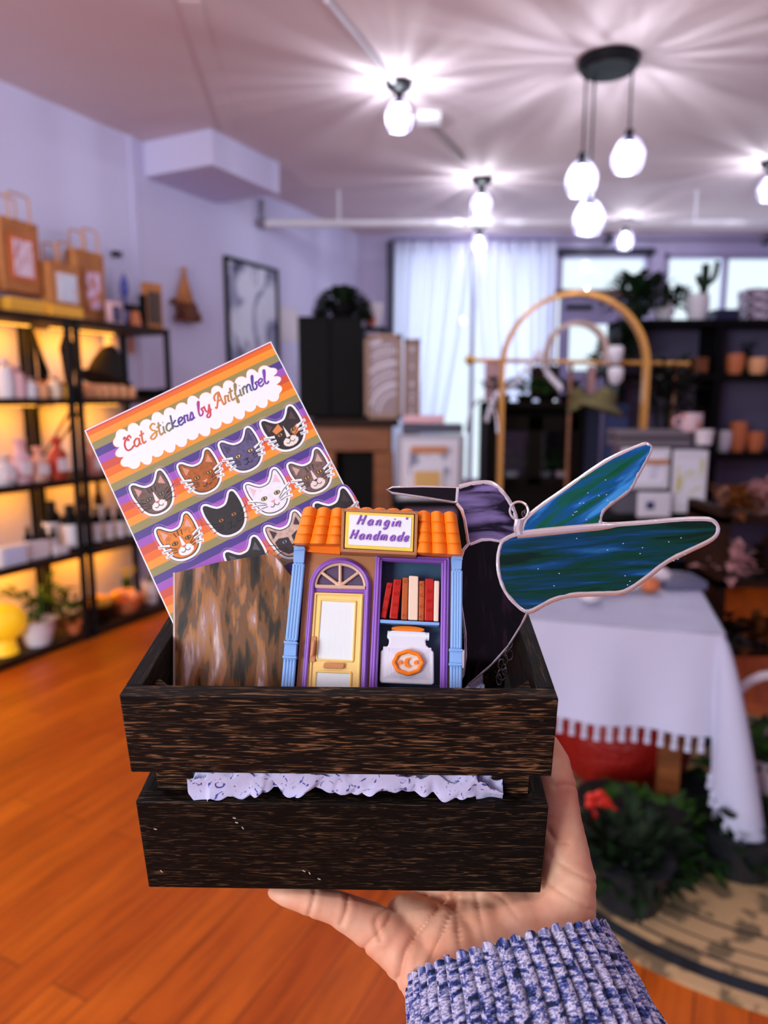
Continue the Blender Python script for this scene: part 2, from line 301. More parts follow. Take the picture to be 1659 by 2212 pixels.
def cat(u, v, sz, fur, line, ear, eye, nose, muz=None, patch=None, stripes=None, wh=None, bumps=True, rot=0, name='cat_sticker', label=''):
    c = SP.p(u, v); s = sz * .88 * PX
    def w2(x, y, k=1.): return c + (e1 * x * k - e2 * y * k) * s
    def poly(pts, k=1.): return [w2(a, b, k) for a, b in pts]
    def off(pts, d):
        n_ = len(pts); o = []
        for i in range(n_):
            a = V(pts[i - 1]); b = V(pts[(i + 1) % n_]); t = (b - a).normalized(); nn = V((t.y, -t.x)); p = V(pts[i])
            if nn.dot(p) < 0: nn = -nn
            o.append(p + nn * d)
        return o
    hd = [tuple(p) for p in smoothpoly([(a, b, 0) for a, b in HEAD], 4, True)]; hd = [(a, b) for a, b, _ in hd]
    base = MB().prism(poly(off(hd, .15)), 0, .00003, 1); base.prism(poly(off(hd, .14)), .00003, .00005, 2).prism(poly(off(hd, .09)), .00005, .0001, 0)
    if bumps:
        for sd in (-1, 1):
            for k, (y0, y1) in enumerate(((.02, .1), (-.1, -.08), (-.22, -.26))):
                base.tube([(*w2(sd * .35, y0), .00012), (*w2(sd * (.66 - .04 * k), y1), .00012)], .045 * s, 6, flat=.2)
    st = base.build(name, [PAPER, plain('sticker_halo', (196, 150, 210), .5), STR], sheet)
    if label: st['label'] = label
    hdm = MB().prism(poly(off(hd, .028)), .0001, .00013, 0).prism(poly(hd), .00013, .00016, 1)
    for sd in (-1, 1):
        ex = [(sd * .44, .5), (sd * .27, .32), (sd * .44, .2)] if sd < 0 else [(.4, .52), (.24, .34), (.43, .22)]
        hdm.prism(poly(ex), .00016, .00019, 2)
    if patch:
        for mi, pts in patch: hdm.prism(poly(pts), .00016, .00020, mi)
    if muz is not None:
        hdm.prism(poly([(x * .23 + .02, y * .15 - .29) for x, y in [(cos(a * PI / 6), sin(a * PI / 6)) for a in range(12)]]), .00018, .00021, 3)
        hdm.prism(poly([(-.05, -.2), (0, .22), (.08, -.2)]), .00018, .00021, 3)
    for x0, y0, x1, y1 in (stripes or []): hdm.tube([(*w2(x0, y0), .00022), (*w2(x1, y1), .00022)], .012 * s, 5, flat=.2)
    hdm.build('cat_face', [INK, plain('fur%s' % str(fur), fur, .5, n=(tuple(int(x * (.95 if min(fur) > 200 else .8)) for x in fur), 380, .4, .7)), plain('ear%s' % str(ear), ear, .5), plain('muz%s' % str(muz or PAPER), muz or (230, 225, 225), .5), plain('patch%s' % str(line), line, .5)], st)
    em = MB()
    for sd in (-1, 1):
        cx_ = sd * .2 + .01
        em.prism(poly([(cx_ + .095 * cos(a * PI / 6), .0 + .062 * sin(a * PI / 6) + sd * .0) for a in range(12)]), .0002, .00024, 0)
        em.prism(poly([(cx_ + .07 * cos(a * PI / 6), .0 + .045 * sin(a * PI / 6)) for a in range(12)]), .00024, .00027, 1)
        em.prism(poly([(cx_ + .026 * cos(a * PI / 4), .0 + .042 * sin(a * PI / 4)) for a in range(8)]), .00027, .0003, 0)
    em.build('eyes', [INK, plain('eye%s' % str(eye), eye, .4)], st)
    nm = MB().prism(poly([(-.075, -.15), (.085, -.15), (.01, -.23)]), .00022, .00027, 1)
    for ln in ([(.01, -.23), (.01, -.28), (-.07, -.33), (-.12, -.29)], [(.01, -.28), (.09, -.33), (.14, -.29)]):
        nm.tube([(*w2(p.x, p.y), .00026) for p in smoothpoly([(a, b, 0) for a, b in ln], 3)], .011 * s, 5, flat=.25)
    nm.build('nose', [INK, plain('nose%s' % str(nose), nose, .4)], st)
    wm = MB()
    for sd in (-1, 1):
        for k, (y0, y1) in enumerate(((-.16, .1), (-.2, -.08), (-.25, -.26))):
            wm.tube([(*w2(sd * .2, y0), .0003), (*w2(sd * .42, (y0 + y1) / 2 + .03), .0003), (*w2(sd * (.64 - .05 * k), y1), .0003)], .009 * s, 5, flat=.3)
    wm.build('whiskers', wh or INK, st)
tab = [(-.12, .3, -.08, .14), (0, .31, 0, .15), (.12, .3, .09, .14), (-.44, .1, -.32, .05), (.46, .1, .34, .05), (-.44, -.05, -.32, -.06), (.46, -.04, .34, -.06)]
cat(335, 1073, 84, (108, 88, 78), (60, 45, 40), (205, 150, 140), (130, 130, 110), (190, 110, 95), (236, 230, 226), stripes=tab, bumps=False, label='grey tabby cat sticker with white muzzle')
cat(438, 1027, 84, (170, 92, 32), (120, 60, 20), (205, 140, 110), (205, 150, 60), (225, 160, 140), stripes=tab[3:], label='plain ginger-brown cat sticker')
cat(527, 980, 84, (92, 84, 124), (50, 45, 70), (70, 60, 90), (220, 190, 110), (40, 34, 46), label='slate purple cat sticker')
cat(618, 934, 86, (44, 36, 38), (214, 130, 70), (80, 60, 60), (170, 140, 90), (60, 40, 40), (232, 220, 210), patch=[(4, [(-.34, .2), (-.1, .33), (-.05, .12), (-.28, .06)]), (4, [(.12, -.02), (.4, .1), (.42, -.12), (.2, -.2)])], label='tortoiseshell cat sticker with orange patches')
cat(392, 1168, 86, (224, 132, 50), (190, 90, 30), (216, 160, 140), (170, 130, 60), (200, 120, 90), (240, 236, 232), stripes=tab, label='orange and white cat sticker')
cat(491, 1118, 84, (38, 36, 38), (20, 18, 20), (34, 30, 32), (180, 110, 60), (26, 22, 24), bumps=False, label='solid black cat sticker')
cat(584, 1071, 86, (232, 230, 238), (200, 190, 200), (224, 190, 200), (190, 180, 90), (230, 150, 150), label='white cat sticker with pink ears')
cat(676, 1026, 84, (120, 96, 88), (70, 50, 45), (190, 160, 150), (190, 150, 90), (70, 50, 50), (226, 210, 204), stripes=tab, label='brown tabby cat sticker with half-closed eyes')
cat(540, 1218, 84, (40, 38, 40), (20, 18, 20), (90, 86, 92), (180, 110, 60), (26, 22, 24), bumps=False, label='black cat sticker showing only its ears')
cat(628, 1164, 86, (206, 176, 160), (50, 40, 44), (60, 48, 50), (120, 130, 150), (40, 30, 34), patch=[(4, [(-.44, .1), (-.3, .16), (-.04, .08), (-.02, -.4), (-.24, -.36), (-.42, -.14)]), (4, [(.44, .1), (.3, .16), (.06, .08), (.04, -.4), (.24, -.36), (.42, -.14)])], bumps=False, label='pale masked cat sticker')
cat(733, 1112, 84, (40, 36, 38), (20, 18, 20), (60, 50, 52), (180, 110, 60), (26, 22, 24), label='dark cat sticker half behind the orange roof')

# ---------------------------------------------------------------- marbled coaster
KP = Pl(500, 1480, .399, math.radians(9), math.radians(-3))
MARB = mat('brown_marble', (20, 18, 12), .4, spec=.3, n=((220, 196, 188), (95, 20, 40), .34, .66, 15, .22, [(.41, (52, 42, 26)), (.46, (120, 74, 30)), (.50, (96, 74, 58)), (.54, (160, 104, 48)), (.60, (156, 118, 104))]), coat=.05)
co_ = thing('marbled_coaster', 'brown and amber marbled slab with clipped corner standing before the sticker sheet', 'coaster', mw=KP.M)
kp = [KP.p(*p) for p in ((375, 1238), (470, 1215), (575, 1197), (592, 1199), (632, 1246), (624, 1600), (375, 1600))]
MB().prism(kp, -.006, 0).build('slab', MARB, co_, bevel=.0004)
MB().prism([KP.p(*p) for p in ((374.0, 1237), (378.5, 1237), (378.5, 1600), (374.0, 1600))], -.006, .0002).build('edge_binding', plain('pale_edge', (190, 160, 145), .4), co_)

# ---------------------------------------------------------------- miniature shop front
HP = Pl(805, 1480, .388, math.radians(14))
def S(x, y, z=0): return HP.p(600 + x / 3.95, 1080 + y / 3.95, z)
def S3(x, y, z): p = S(x, y, z); return (p.x, p.y, z)
def PS(pts, z=0): return [S(*p, z) for p in pts]
PLA = dict(bump=((0, 2600, 0), .15, .0003))
TAN = plain('tan_plastic', (172, 116, 74), .5, **PLA); PUR = plain('purple_plastic', (140, 92, 186), .4, **PLA); BLU = plain('light_blue_plastic', (128, 172, 226), .45, bump=((300, 300, 300), .1, .0003))
ORA = plain('orange_plastic', (240, 124, 10), .45, **PLA); YEL = plain('cream_yellow_plastic', (244, 208, 128), .5); WHT = plain('white_plastic', (226, 232, 232), .5, bump=((2200, 0, 0), .3, .0003))
NAVY = plain('slate_blue_plastic', (44, 78, 104), .5, **PLA); DKP = plain('dusky_purple_plastic', (84, 68, 96), .5, bump=((2600, 0, 0), .4, .0003))
shop = thing('miniature_shop_front', 'small printed shop front with orange tiled roof, purple door arch and sign, in the crate', 'ornament', mw=HP.M)
zt = .009
MB().prism(PS([(150, 470), (1570, 480), (1570, 1950), (100, 1950)]), -.003, 0).build('niche_back', NAVY, shop)
wall = MB()
wall.prism(PS([(245, 380), (845, 380), (845, 495), (770, 1950), (130, 1950)], zt), 0, zt)
wall.prism(PS([(845, 380), (1500, 400), (1500, 525), (845, 505)], zt), 0, zt)
wall.prism(PS([(1405, 500), (1500, 500), (1500, 1950), (1385, 1950)], zt), 0, zt)
wall.prism(PS([(845, 500), (868, 500), (845, 1950), (770, 1950)], zt), 0, zt)
wall.build('shop_wall', TAN, shop, bevel=.0003)
# roof
def roof(TL, TR, BR, BL, cols, rows, name):
    m_ = MB(); nu, nv = cols * 10, rows * 8; vs = []; z0 = .012; sl = .006
    for j in range(nv + 2):
        b = min(j, nv) / nv
        for i in range(nu + 1):
            a = i / nu; ww = abs(sin(PI * a * cols)) ** .7; f_ = (b * rows) % 1.0 if j not in (0, nv, nv + 1) else (0 if j == 0 else 1)
            z = z0 + sl * b + .0034 * ww + .0012 * f_
            x = (TL[0] * (1 - a) + TR[0] * a) * (1 - b) + (BL[0] * (1 - a) + BR[0] * a) * b
            y = (TL[1] * (1 - a) + TR[1] * a) * (1 - b) + (BL[1] * (1 - a) + BR[1] * a) * b
            y += -26 * ww * (1 - b) ** 3 - (22 * ww if j >= nv else 0) * 0
            p = S(x, y, z); vs.append((p.x, p.y, z if j <= nv else z0 + sl - .0015))
    m_.add(vs, [(j * (nu + 1) + i, (j + 1) * (nu + 1) + i, (j + 1) * (nu + 1) + i + 1, j * (nu + 1) + i + 1) for j in range(nv + 1) for i in range(nu)])
    m_.build(name, ORA, shop, ang=60)
    z = z0 + sl - .001
    MB().prism([S(TL[0] + 3, TL[1] + 10, z), S(TR[0] - 3, TR[1] + 10, z), S(BR[0] - 3, BR[1], z), S(BL[0] + 3, BL[1], z)], .002, z0 + .001).build('roof_deck', ORA, shop)
    MB().prism([S(BL[0] + 8, BL[1] - 20, z), S(BR[0] - 4, BR[1] - 20, z), S(BR[0] - 4, BR[1] + 12, z), S(BL[0] + 8, BL[1] + 8, z)], .008, z).build('eave', ORA, shop)
roof((218, 78), (575, 92), (545, 375), (135, 368), 3, 4, 'roof_tiles')
roof((1192, 112), (1525, 124), (1578, 466), (1186, 446), 3, 4, 'roof_tiles')
MB().prism(PS([(225, 380), (535, 388), (535, 465), (235, 440)], .012), .002, .012).build('roof_fascia', ORA, shop, bevel=.0004)
rg = MB()
for i in range(5): rg.ball(S3(640 + i * 115, 92 + i * 4, .010), (.0042, .0022, .004), 12, 8)
rg.build('ridge_tiles', ORA, shop)
# sign
zs = .020
MB().prism(PS([(548, 70), (1198, 98), (1186, 472), (535, 440)], zs), .004, zs - .002).build('sign_box', TAN, shop, bevel=.0004)
fr_ = MB()
for a_, b_, c_, d_ in (((548, 70), (1198, 98), (1197, 122), (549, 96)), ((535, 414), (1187, 446), (1186, 472), (535, 440)), ((548, 70), (572, 71), (560, 440), (535, 440)), ((1174, 97), (1198, 98), (1186, 472), (1162, 471))): fr_.prism(PS([a_, b_, c_, d_], zs), zs - .002, zs)
fr_.build('sign_frame', TAN, shop, bevel=.0002)
MB().prism(PS([(582, 96), (1164, 124), (1154, 440), (570, 406)], zs), zs - .002, zs - .0003).build('sign_border', plain('sign_yellow', (232, 204, 84), .5), shop, bevel=.0003)
sf = MB().prism(PS([(612, 122), (1142, 150), (1132, 408), (602, 380)], zs), zs - .002, zs).build('sign_face', plain('sign_white', (228, 232, 236), .55, bump=(900, .4, .0003)), shop)
tx = MB(); k_ = (S(100, 0) - S(0, 0)).length / 100
d1 = S(1060, 226, zs) - S(675, 206, zs); text(tx, "Hangin'", S(672, 208, zs), d1, 76 * k_, 8.5 * k_, zs + .0003, shear=.3, gap=395 / 76 / sum(G[c][0] for c in "Hangin'"))
text(tx, 'Handmade', S(612, 330, zs), S(1110, 352, zs) - S(606, 330, zs), 72 * k_, 8.5 * k_, zs + .0003, shear=.3, gap=478 / 72 / sum(G[c][0] for c in 'Handmade'))
tx.build('sign_lettering', PUR, sf)
# pillars
def pillar(cap, sh1, blk, sh2, nm='pillar'):
    z1 = .013
    p_ = MB().prism(PS(cap, z1), .001, z1 + .001); x0, x1 = cap[0][0], cap[1][0]; y0 = cap[0][1]
    p_.prism(PS([(x0 + 8, y0 - 10), (x1 - 6, y0 - 10), (x1 + 4, y0 + 22), (x0 - 2, y0 + 22)], z1), .001, z1 + .002)
    p_.prism(PS(blk, z1), .001, z1 + .001)
    for a in (0, 3):
        A_, B_ = V(blk[a if a == 0 else 3]), V(blk[1 if a == 0 else 2])
        p_.prism(PS([(A_.x - 6, A_.y - 12), (B_.x + 6, B_.y - 10), (B_.x + 6, B_.y + 12), (A_.x - 6, A_.y + 10)], z1), .001, z1 + .002)
    for s_ in (sh1, sh2):
        p_.prism(PS(s_, z1), .001, z1 - .0012)
        for t in (.06, .36, .66, .94):
            a = V(s_[0]).lerp(V(s_[1]), t); b = V(s_[3]).lerp(V(s_[2]), t)
            p_.tube([S3(a.x, a.y, z1 - .0008), S3(b.x, b.y, z1 - .0008)], .0011 * 1.0, 8)
        for t in (.21, .51, .81):
            for e_ in (0, 1):
                a = V(s_[0]).lerp(V(s_[1]), t) if e_ == 0 else V(s_[3]).lerp(V(s_[2]), t); p_.ball(S3(a.x, a.y + (-4 if e_ == 0 else 4), z1 - .0006), (.0012, .0016, .0009), 8, 6)
    p_.build(nm, BLU, shop, bevel=.0002, seg=1)
pillar([(140, 410), (237, 418), (224, 540), (134, 535)], [(138, 545), (222, 548), (160, 1200), (76, 1195)], [(62, 1215), (164, 1222), (156, 1345), (50, 1340)], [(62, 1350), (150, 1352), (100, 1950), (10, 1950)])
pillar([(1480, 492), (1574, 494), (1568, 594), (1484, 594)], [(1490, 604), (1566, 604), (1560, 1270), (1484, 1270)], [(1468, 1280), (1570, 1284), (1568, 1405), (1466, 1402)], [(1478, 1412), (1562, 1414), (1554, 1950), (1474, 1950)])
# door arch
def arch(off):
    pts = [(178 + off, 1950), (270 + off, 760)] + [(533 - (263 - off) * cos(a), 748 - (252 - off) * sin(a)) for a in [PI * i / 20 for i in range(1, 20)]] + [(792 - off, 765), (748 - off, 1950)]
    return pts
pf = MB()
for off, z, r in ((10, .0095, .0009), (26, .0115, .0009), (42, .0095, .0009)): pf.tube([S3(x, y, z) for x, y in arch(off)], r, 8)
P0 = arch(2); P1 = arch(50)
for i in range(len(P0) - 1): pf.prism(PS([P0[i], P0[i + 1], P1[i + 1], P1[i]], .0095), .006, .0095)
for y in (762, 778): pf.tube([S3(290, y - 6, .0095), S3(768, y + 6, .0095)], .0008, 8)
pf.build('door_frame', PUR, shop)
MB().prism(PS([(300, 760)] + [(533 - 228 * cos(a), 745 - 205 * sin(a)) for a in [PI * i / 16 for i in range(0, 17)]] + [(768, 768)], .009), zt, .0094).build('fanlight_glass', DKP, shop)
fl = MB(); fl.tube([S3(533 - 212 * cos(a), 738 - 190 * sin(a), .0105) for a in [PI * i / 20 for i in range(0, 21)]], .0009, 8)
fl.tube([S3(321, 737, .0105), S3(745, 748, .0105)], .0011, 8)
for a in (40, 66, 90, 114, 140):
    if a in (66, 114): continue
    fl.tube([S3(532, 735, .0105), S3(533 - 205 * cos(math.radians(a)), 738 - 185 * sin(math.radians(a)), .0105)], .0009, 8)
for a in (35, 145): pass
fl.ball(S3(532, 728, .0105), (.0028, .0022, .001), 12, 6)
fl.build('fanlight_bars', plain('pale_tan_plastic', (212, 176, 150), .5), shop)
dr = MB()
D = [(304, 786), (736, 800), (688, 1950), (215, 1950)]
dr.prism(PS(D, .0105), zt, .0105)
DO = dr.build('door', YEL, shop, bevel=.0003)
db = MB()
for a, b in (((366, 852), (664, 868)), ((664, 868), (640, 1376)), ((640, 1376), (330, 1360)), ((330, 1360), (366, 852)), ((324, 1462), (624, 1474)), ((324, 1462), (296, 1950)), ((624, 1474), (606, 1950)), ((322, 800), (718, 812)), ((322, 800), (250, 1950)), ((718, 812), (672, 1950))): db.tube([S3(*a, .0108), S3(*b, .0108)], .0006, 6)
db.build('door_moulding', YEL, DO)
MB().prism(PS([(370, 856), (660, 872), (636, 1370), (335, 1356)], .011), .0105, .01075).build('door_glass', WHT, DO)
MB().prism(PS([(328, 1466), (620, 1478), (604, 1950), (300, 1950)], .011), .0105, .01075).build('door_glass', WHT, DO)
BRN = plain('brown_plastic', (196, 132, 86), .5)
hd_ = MB().prism(PS([(288, 1164), (332, 1166), (318, 1382), (270, 1380)], .0115), .0105, .0117); hd_.tube([S3(308, 1205, .0135), S3(290, 1335, .0135)], .0011, 10)
hd_.build('door_handle', BRN, DO, bevel=.0003)
MB().prism(PS([(395, 1388), (565, 1394), (568, 1405), (562, 1440), (395, 1436), (386, 1425)], .0115), .0105, .0122).build('mail_slot', BRN, DO, bevel=.0003)
# display window
wf = MB()
O = [(842, 468), (1460, 492), (1432, 1950), (768, 1950)]; I = [(884, 516), (1402, 542), (1388, 1950), (825, 1950)]
wf.prism(PS([O[0], O[1], I[1], I[0]], .0105), .006, .0105).prism(PS([O[0], I[0], I[3], O[3]], .0105), .006, .0105).prism(PS([I[1], O[1], O[2], I[2]], .0105), .006, .0105)
for t in (.1, .5, .9):
    c4 = [V(O[i]).lerp(V(I[i]), t) for i in range(4)]; z = .0105 + (.0008 if t == .5 else 0)
    wf.tube([S3(*c4[i], z) for i in (3, 0, 1, 2)], .0009, 8)
wf.build('display_frame', PUR, shop, bevel=.0002)
MB().prism(PS([(868, 1018), (1382, 1044), (1380, 1072), (864, 1048)], .0105), .0, .0105).build('display_shelf', BLU, shop, bevel=.0004)
RED = plain('red_plastic', (178, 26, 14), .4, **PLA); BR2 = plain('rust_plastic', (178, 84, 32), .5, bump=((2600, 0, 0), .4, .0003)); CRM = plain('cream_plastic', (232, 208, 184), .5)
for pts, mt, rings, lb in (([(932, 700), (984, 706), (924, 1014), (872, 1004)], RED, (.12, .45, .75), 'narrow red book leaning left'), ([(990, 672), (1058, 678), (1024, 1018), (950, 1010)], RED, (.1, .36, .64, .9), 'broad red book leaning left'), ([(1066, 658), (1116, 660), (1108, 1024), (1052, 1020)], BR2, (.1, .9), 'rust brown book'), ([(1120, 644), (1202, 648), (1196, 1028), (1112, 1022)], CRM, (), 'wide cream book, the tallest'),
                         ([(1208, 688), (1254, 688), (1250, 1032), (1202, 1030)], BR2, (.1, .36, .64, .9), 'thin rust book'), ([(1258, 668), (1332, 672), (1328, 1034), (1252, 1032)], RED, (.3, .52, .74), 'upright red book'), ([(1336, 686), (1382, 690), (1374, 1038), (1330, 1034)], CRM, (), 'narrow cream book')):
    bk = MB().prism(PS(pts, .009), .0005, .009).build('book', mt, shop, bevel=.0006); bk['label'] = lb
    if rings:
        rb = MB()
        for t in rings:
            a = V(pts[0]).lerp(V(pts[3]), t); b = V(pts[1]).lerp(V(pts[2]), t); c = a.lerp(b, .5); rb.tube([S3(c.x + 17 * cos(k), c.y + 9 * sin(k), .0091) for k in [PI * i / 6 for i in range(12)]], .00035, 6, closed=True)
        rb.build('spine_band', mt, bk)
jar = [(940, 1128), (975, 1110), (1255, 1122), (1294, 1150), (1290, 1176), (1262, 1198), (1270, 1238), (1334, 1296), (1336, 1560), (1320, 1580), (884, 1560), (866, 1545), (876, 1290), (944, 1238), (952, 1190), (930, 1164)]
jo = MB().prism(PS(jar, .010), .0005, .0085); jc = V((1104, 1425))
inn = [(960, 1290), (1250, 1300), (1270, 1510), (940, 1500)]
for i in range(4):
    pass
ja = jo.build('jar', plain('glitter_white_plastic', (222, 222, 232), .4, bump=(1500, .5, .0004)), shop, bevel=.0016, seg=4)
jf = MB(); O4 = [(900, 1250), (1310, 1262), (1318, 1545), (880, 1530)]; ct = S3(1104, 1400, .0098)
for i in range(4):
    a, b = S3(*O4[i], .0084), S3(*O4[(i + 1) % 4], .0084); jf.add([a, b, ct], [(0, 1, 2)] if i >= 0 else [])
for f_ in jf.f: f_.reverse()
jf.build('jar_facets', plain('facet_white_plastic', (216, 214, 228), .35, bump=((1800, 200, 0), .6, .0004)), ja, smooth=False)
MB().tube([S3(932 + 4, 1150, .0065), S3(1290, 1166, .0065)], .0022, 12).build('jar_rim', WHT, ja)
lm = MB().prism([S(1113 + 143 * cos(a), 1100 + 26 * sin(a) + (1 if 1 else 0) * cos(a) * 6, .008) for a in [PI * i / 16 for i in range(32)]], .0005, .0075).build('jar_lid', ORA, ja, bevel=.0008)
bd = MB(); bc = (1112, 1388)
def ring(k, z, ex=0): return [S3(bc[0] + 122 * k * cos(a) * (1 + .035 * cos(8 * a)), bc[1] + 97 * k * sin(a) * (1 + .035 * cos(8 * a)), z) for a in [PI * i / 24 for i in range(48)]]
bd.tube(ring(.96, .0108), .0011, 8, closed=True)
for dx in (-70, 66): bd.cyl(S3(bc[0] + dx, bc[1], .0098), S3(bc[0] + dx, bc[1], .0112), .0011, n=12)
cr = [(10, -42), (-22, -34), (-36, 0), (-24, 34), (8, 42), (26, 32), (4, 20), (-6, 0), (2, -20), (24, -34)]
bd.prism([S(bc[0] + x, bc[1] + y, .0112) for x, y in cr], .0098, .0112)
bd.build('moon_badge', ORA, ja)
MB().prism([V(p[:2]) for p in ring(.92, .0103)], .0084, .0100).build('badge_plate', plain('pearl_plastic', (226, 212, 200), .5), ja)

# ---------------------------------------------------------------- stained glass hummingbird
BP = Pl(1150, 1330, .404, math.radians(3))
def Z(x, y): return BP.p(820 + x / 2.183, 940 + y / 2.183)
def zp(l): return [Z(*p) for p in l]
bird = thing('stained_glass_hummingbird', 'stained glass hummingbird with blue green wings and silver solder lines rising from the crate', 'ornament', mw=BP.M)
SOL = plain('solder', (240, 234, 234), .2, metal=.72, bump=(420, .35, .0006))
WG = mat('streaky_teal_glass', (5, 34, 26), .2, spec=.3, turn=-.08, n=((34, 100, 150), (16, 170, 60), .36, .68, 6, .5, [(.44, (8, 56, 44)), (.5, (8, 52, 62)), (.57, (12, 60, 104))]), bump=((60, 420, 60), .35, .0008))
WG2 = mat('streaky_blue_green_glass', (12, 74, 44), .2, spec=.3, turn=-.62, n=((60, 140, 206), (16, 120, 60), .36, .66, 6, .6, [(.46, (16, 84, 74)), (.53, (14, 76, 140))]), bump=((60, 320, 60), .4, .0008))
HG = mat('streaky_violet_glass', (20, 16, 32), .2, spec=.25, n=((124, 108, 160), (22, 95, 40), .44, .66, 4, .9), bump=((60, 220, 60), .25, .0006))
BG = mat('dark_plum_glass', (7, 5, 8), .15, spec=.2, n=((44, 24, 40), (160, 30, 60), .55, .75, 4, .6), bump=((160, 60, 60), .2, .0006))
for m_ in (WG, WG2, HG, BG): m_.node_tree.nodes['Principled BSDF'].inputs['Transmission Weight'].default_value = .06
beak = [(38, 258), (60, 250), (200, 247), (360, 250), (375, 250), (365, 315), (350, 312), (200, 288), (60, 268)]
head = smoothpoly([(*p, 0) for p in [(375, 248), (430, 233), (500, 226), (545, 240), (580, 275), (612, 322), (634, 372), (642, 420), (640, 462)]], 5) ; head = [(p.x, p.y) for p in head]
hlow = [(600, 480), (565, 498), (520, 492), (480, 494), (425, 515)]; hleft = [(418, 470), (406, 395), (392, 352), (368, 318)]
body = [(425, 515), (480, 494), (520, 492), (565, 500), (552, 560), (550, 640), (566, 700), (605, 765), (690, 830), (662, 890), (600, 990), (520, 1080), (420, 1165), (380, 1210), (350, 1210), (400, 1130), (410, 1040), (408, 930), (392, 820), (380, 700), (384, 600), (400, 545)]
up = [(p.x, p.y) for p in smoothpoly([(*p, 0) for p in [(672, 460), (690, 400), (760, 338), (860, 268), (980, 183), (1100, 108), (1235, 50), (1262, 48), (1274, 68), (1238, 140), (1205, 200), (1172, 258), (1105, 308), (1055, 350), (1036, 390), (1038, 428)]], 4)]
lo = [(p.x, p.y) for p in smoothpoly([(*p, 0) for p in [(600, 486), (680, 462), (850, 446), (1040, 430), (1250, 415), (1400, 402), (1500, 398), (1562, 404), (1590, 440), (1564, 488), (1450, 545), (1350, 595), (1250, 672), (1150, 735), (1050, 744), (900, 752), (800, 780), (700, 830), (640, 796), (590, 735), (562, 660), (556, 580), (570, 515)]], 4, True)]
for nm, pl, mt in (('beak', beak, plain('black_glass', (8, 6, 8), .06)), ('head', head + hlow + hleft, HG), ('body', body, BG), ('upper_wing', up, WG2), ('lower_wing', lo, WG)):
    MB().prism(zp(pl), -.0015, .0015).build(nm, mt, bird)
def sold(pts, r, closed=False, k=1, nm=None):
    P = smoothpoly([(*p, 0) for p in pts], k, closed) if k > 1 else [V((*p, 0)) for p in pts]
    n_ = len(P); sb.tube([(*Z(p.x, p.y), 0) for p in P], [r * 1.15 * (1 + .12 * noise.noise(V((p.x * .05, p.y * .05, 0)))) for p in P], 10, closed)
sb = MB(); sold(beak, .0011, True); sold([(368, 250), (362, 318)], .0015)
sb.build('beak_solder', SOL, bird); sb = MB()
sold(head + [(600, 480), (565, 500), (520, 492), (480, 494), (425, 515)], .0015); sold([(425, 515), (418, 470), (406, 395), (392, 352), (368, 318)], .0013)
sb.build('head_solder', SOL, bird); sb = MB()
sold([(425, 515), (400, 545), (384, 600), (380, 700), (392, 820), (408, 930), (410, 1040), (400, 1130), (350, 1210)], .0012, k=4); sold([(690, 835), (662, 890), (600, 990), (520, 1080), (420, 1165), (370, 1205)], .0012, k=4)
sb.build('body_solder', SOL, bird); sb = MB()
sold(up, .0014); sb.build('wing_solder', SOL, bird); sb = MB(); sold(lo, .0016, True); sb.tube([(*Z(x, y), 0) for x, y in ((645, 471), (760, 458), (900, 444), (1030, 432), (1075, 429), (1120, 426), (1200, 419))], [.0026, .0029, .0028, .0027, .0022, .0017, .0010], 12)
sb.build('wing_solder', SOL, bird)
bub = MB(); random.seed(3)
for i in range(46):
    w_ = random.choice(((700, 1450, 480, 720), (760, 1180, 120, 400)))
    x, y = random.uniform(*w_[:2]), random.uniform(*w_[2:])
    if w_[2] == 120 and not (y > 470 - (x - 640) * .66 and y < 440 and x < 1250 - (y - 60) * .62): continue
    if w_[2] == 480 and y > 760 - max(0, x - 1100) * .55: continue
    p = Z(x, y); bub.ball((p.x, p.y, .0015), (.0004, .0003, .0003), 6, 4)
bub.build('glass_seed_bubbles', plain('seed_glass', (190, 215, 230), .1), bird)['kind'] = 'stuff'
rn = MB(); c0 = Z(655, 358); rn.tube([(c0.x + .0052 * cos(a), c0.y + .0052 * sin(a), .0015) for a in [PI * i / 12 for i in range(24)]], .0007, 8, closed=True)
rn.tube([(*Z(655, 400), .001), (*Z(648, 440), .001), (*Z(655, 470), .001)], .0026, 10)
rn.build('hanging_ring', SOL, bird)
cp = [(700, 362), (688, 372), (694, 384)] + [(612, 985), (604, 1012), (614, 1040), (600, 1066), (582, 1086), (596, 1112), (580, 1134), (570, 1160)]
for i, (x, y) in enumerate(cp):
    c0 = Z(x, y); r_ = .0024 if i > 2 else .0016; tw = i % 2
    pts = [(c0.x + r_ * .9 * cos(a) * (1 if tw else .5), c0.y + r_ * sin(a) * 1.25, -.003 - (.002 if not tw else 0) + r_ * .8 * cos(a) * (0 if tw else 1)) for a in [PI * k / 8 for k in range(16)]]
    MB().tube(pts, .00035, 6, closed=True).build('chain_link', plain('dark_chain', (110, 105, 105), .3, metal=1), bird)

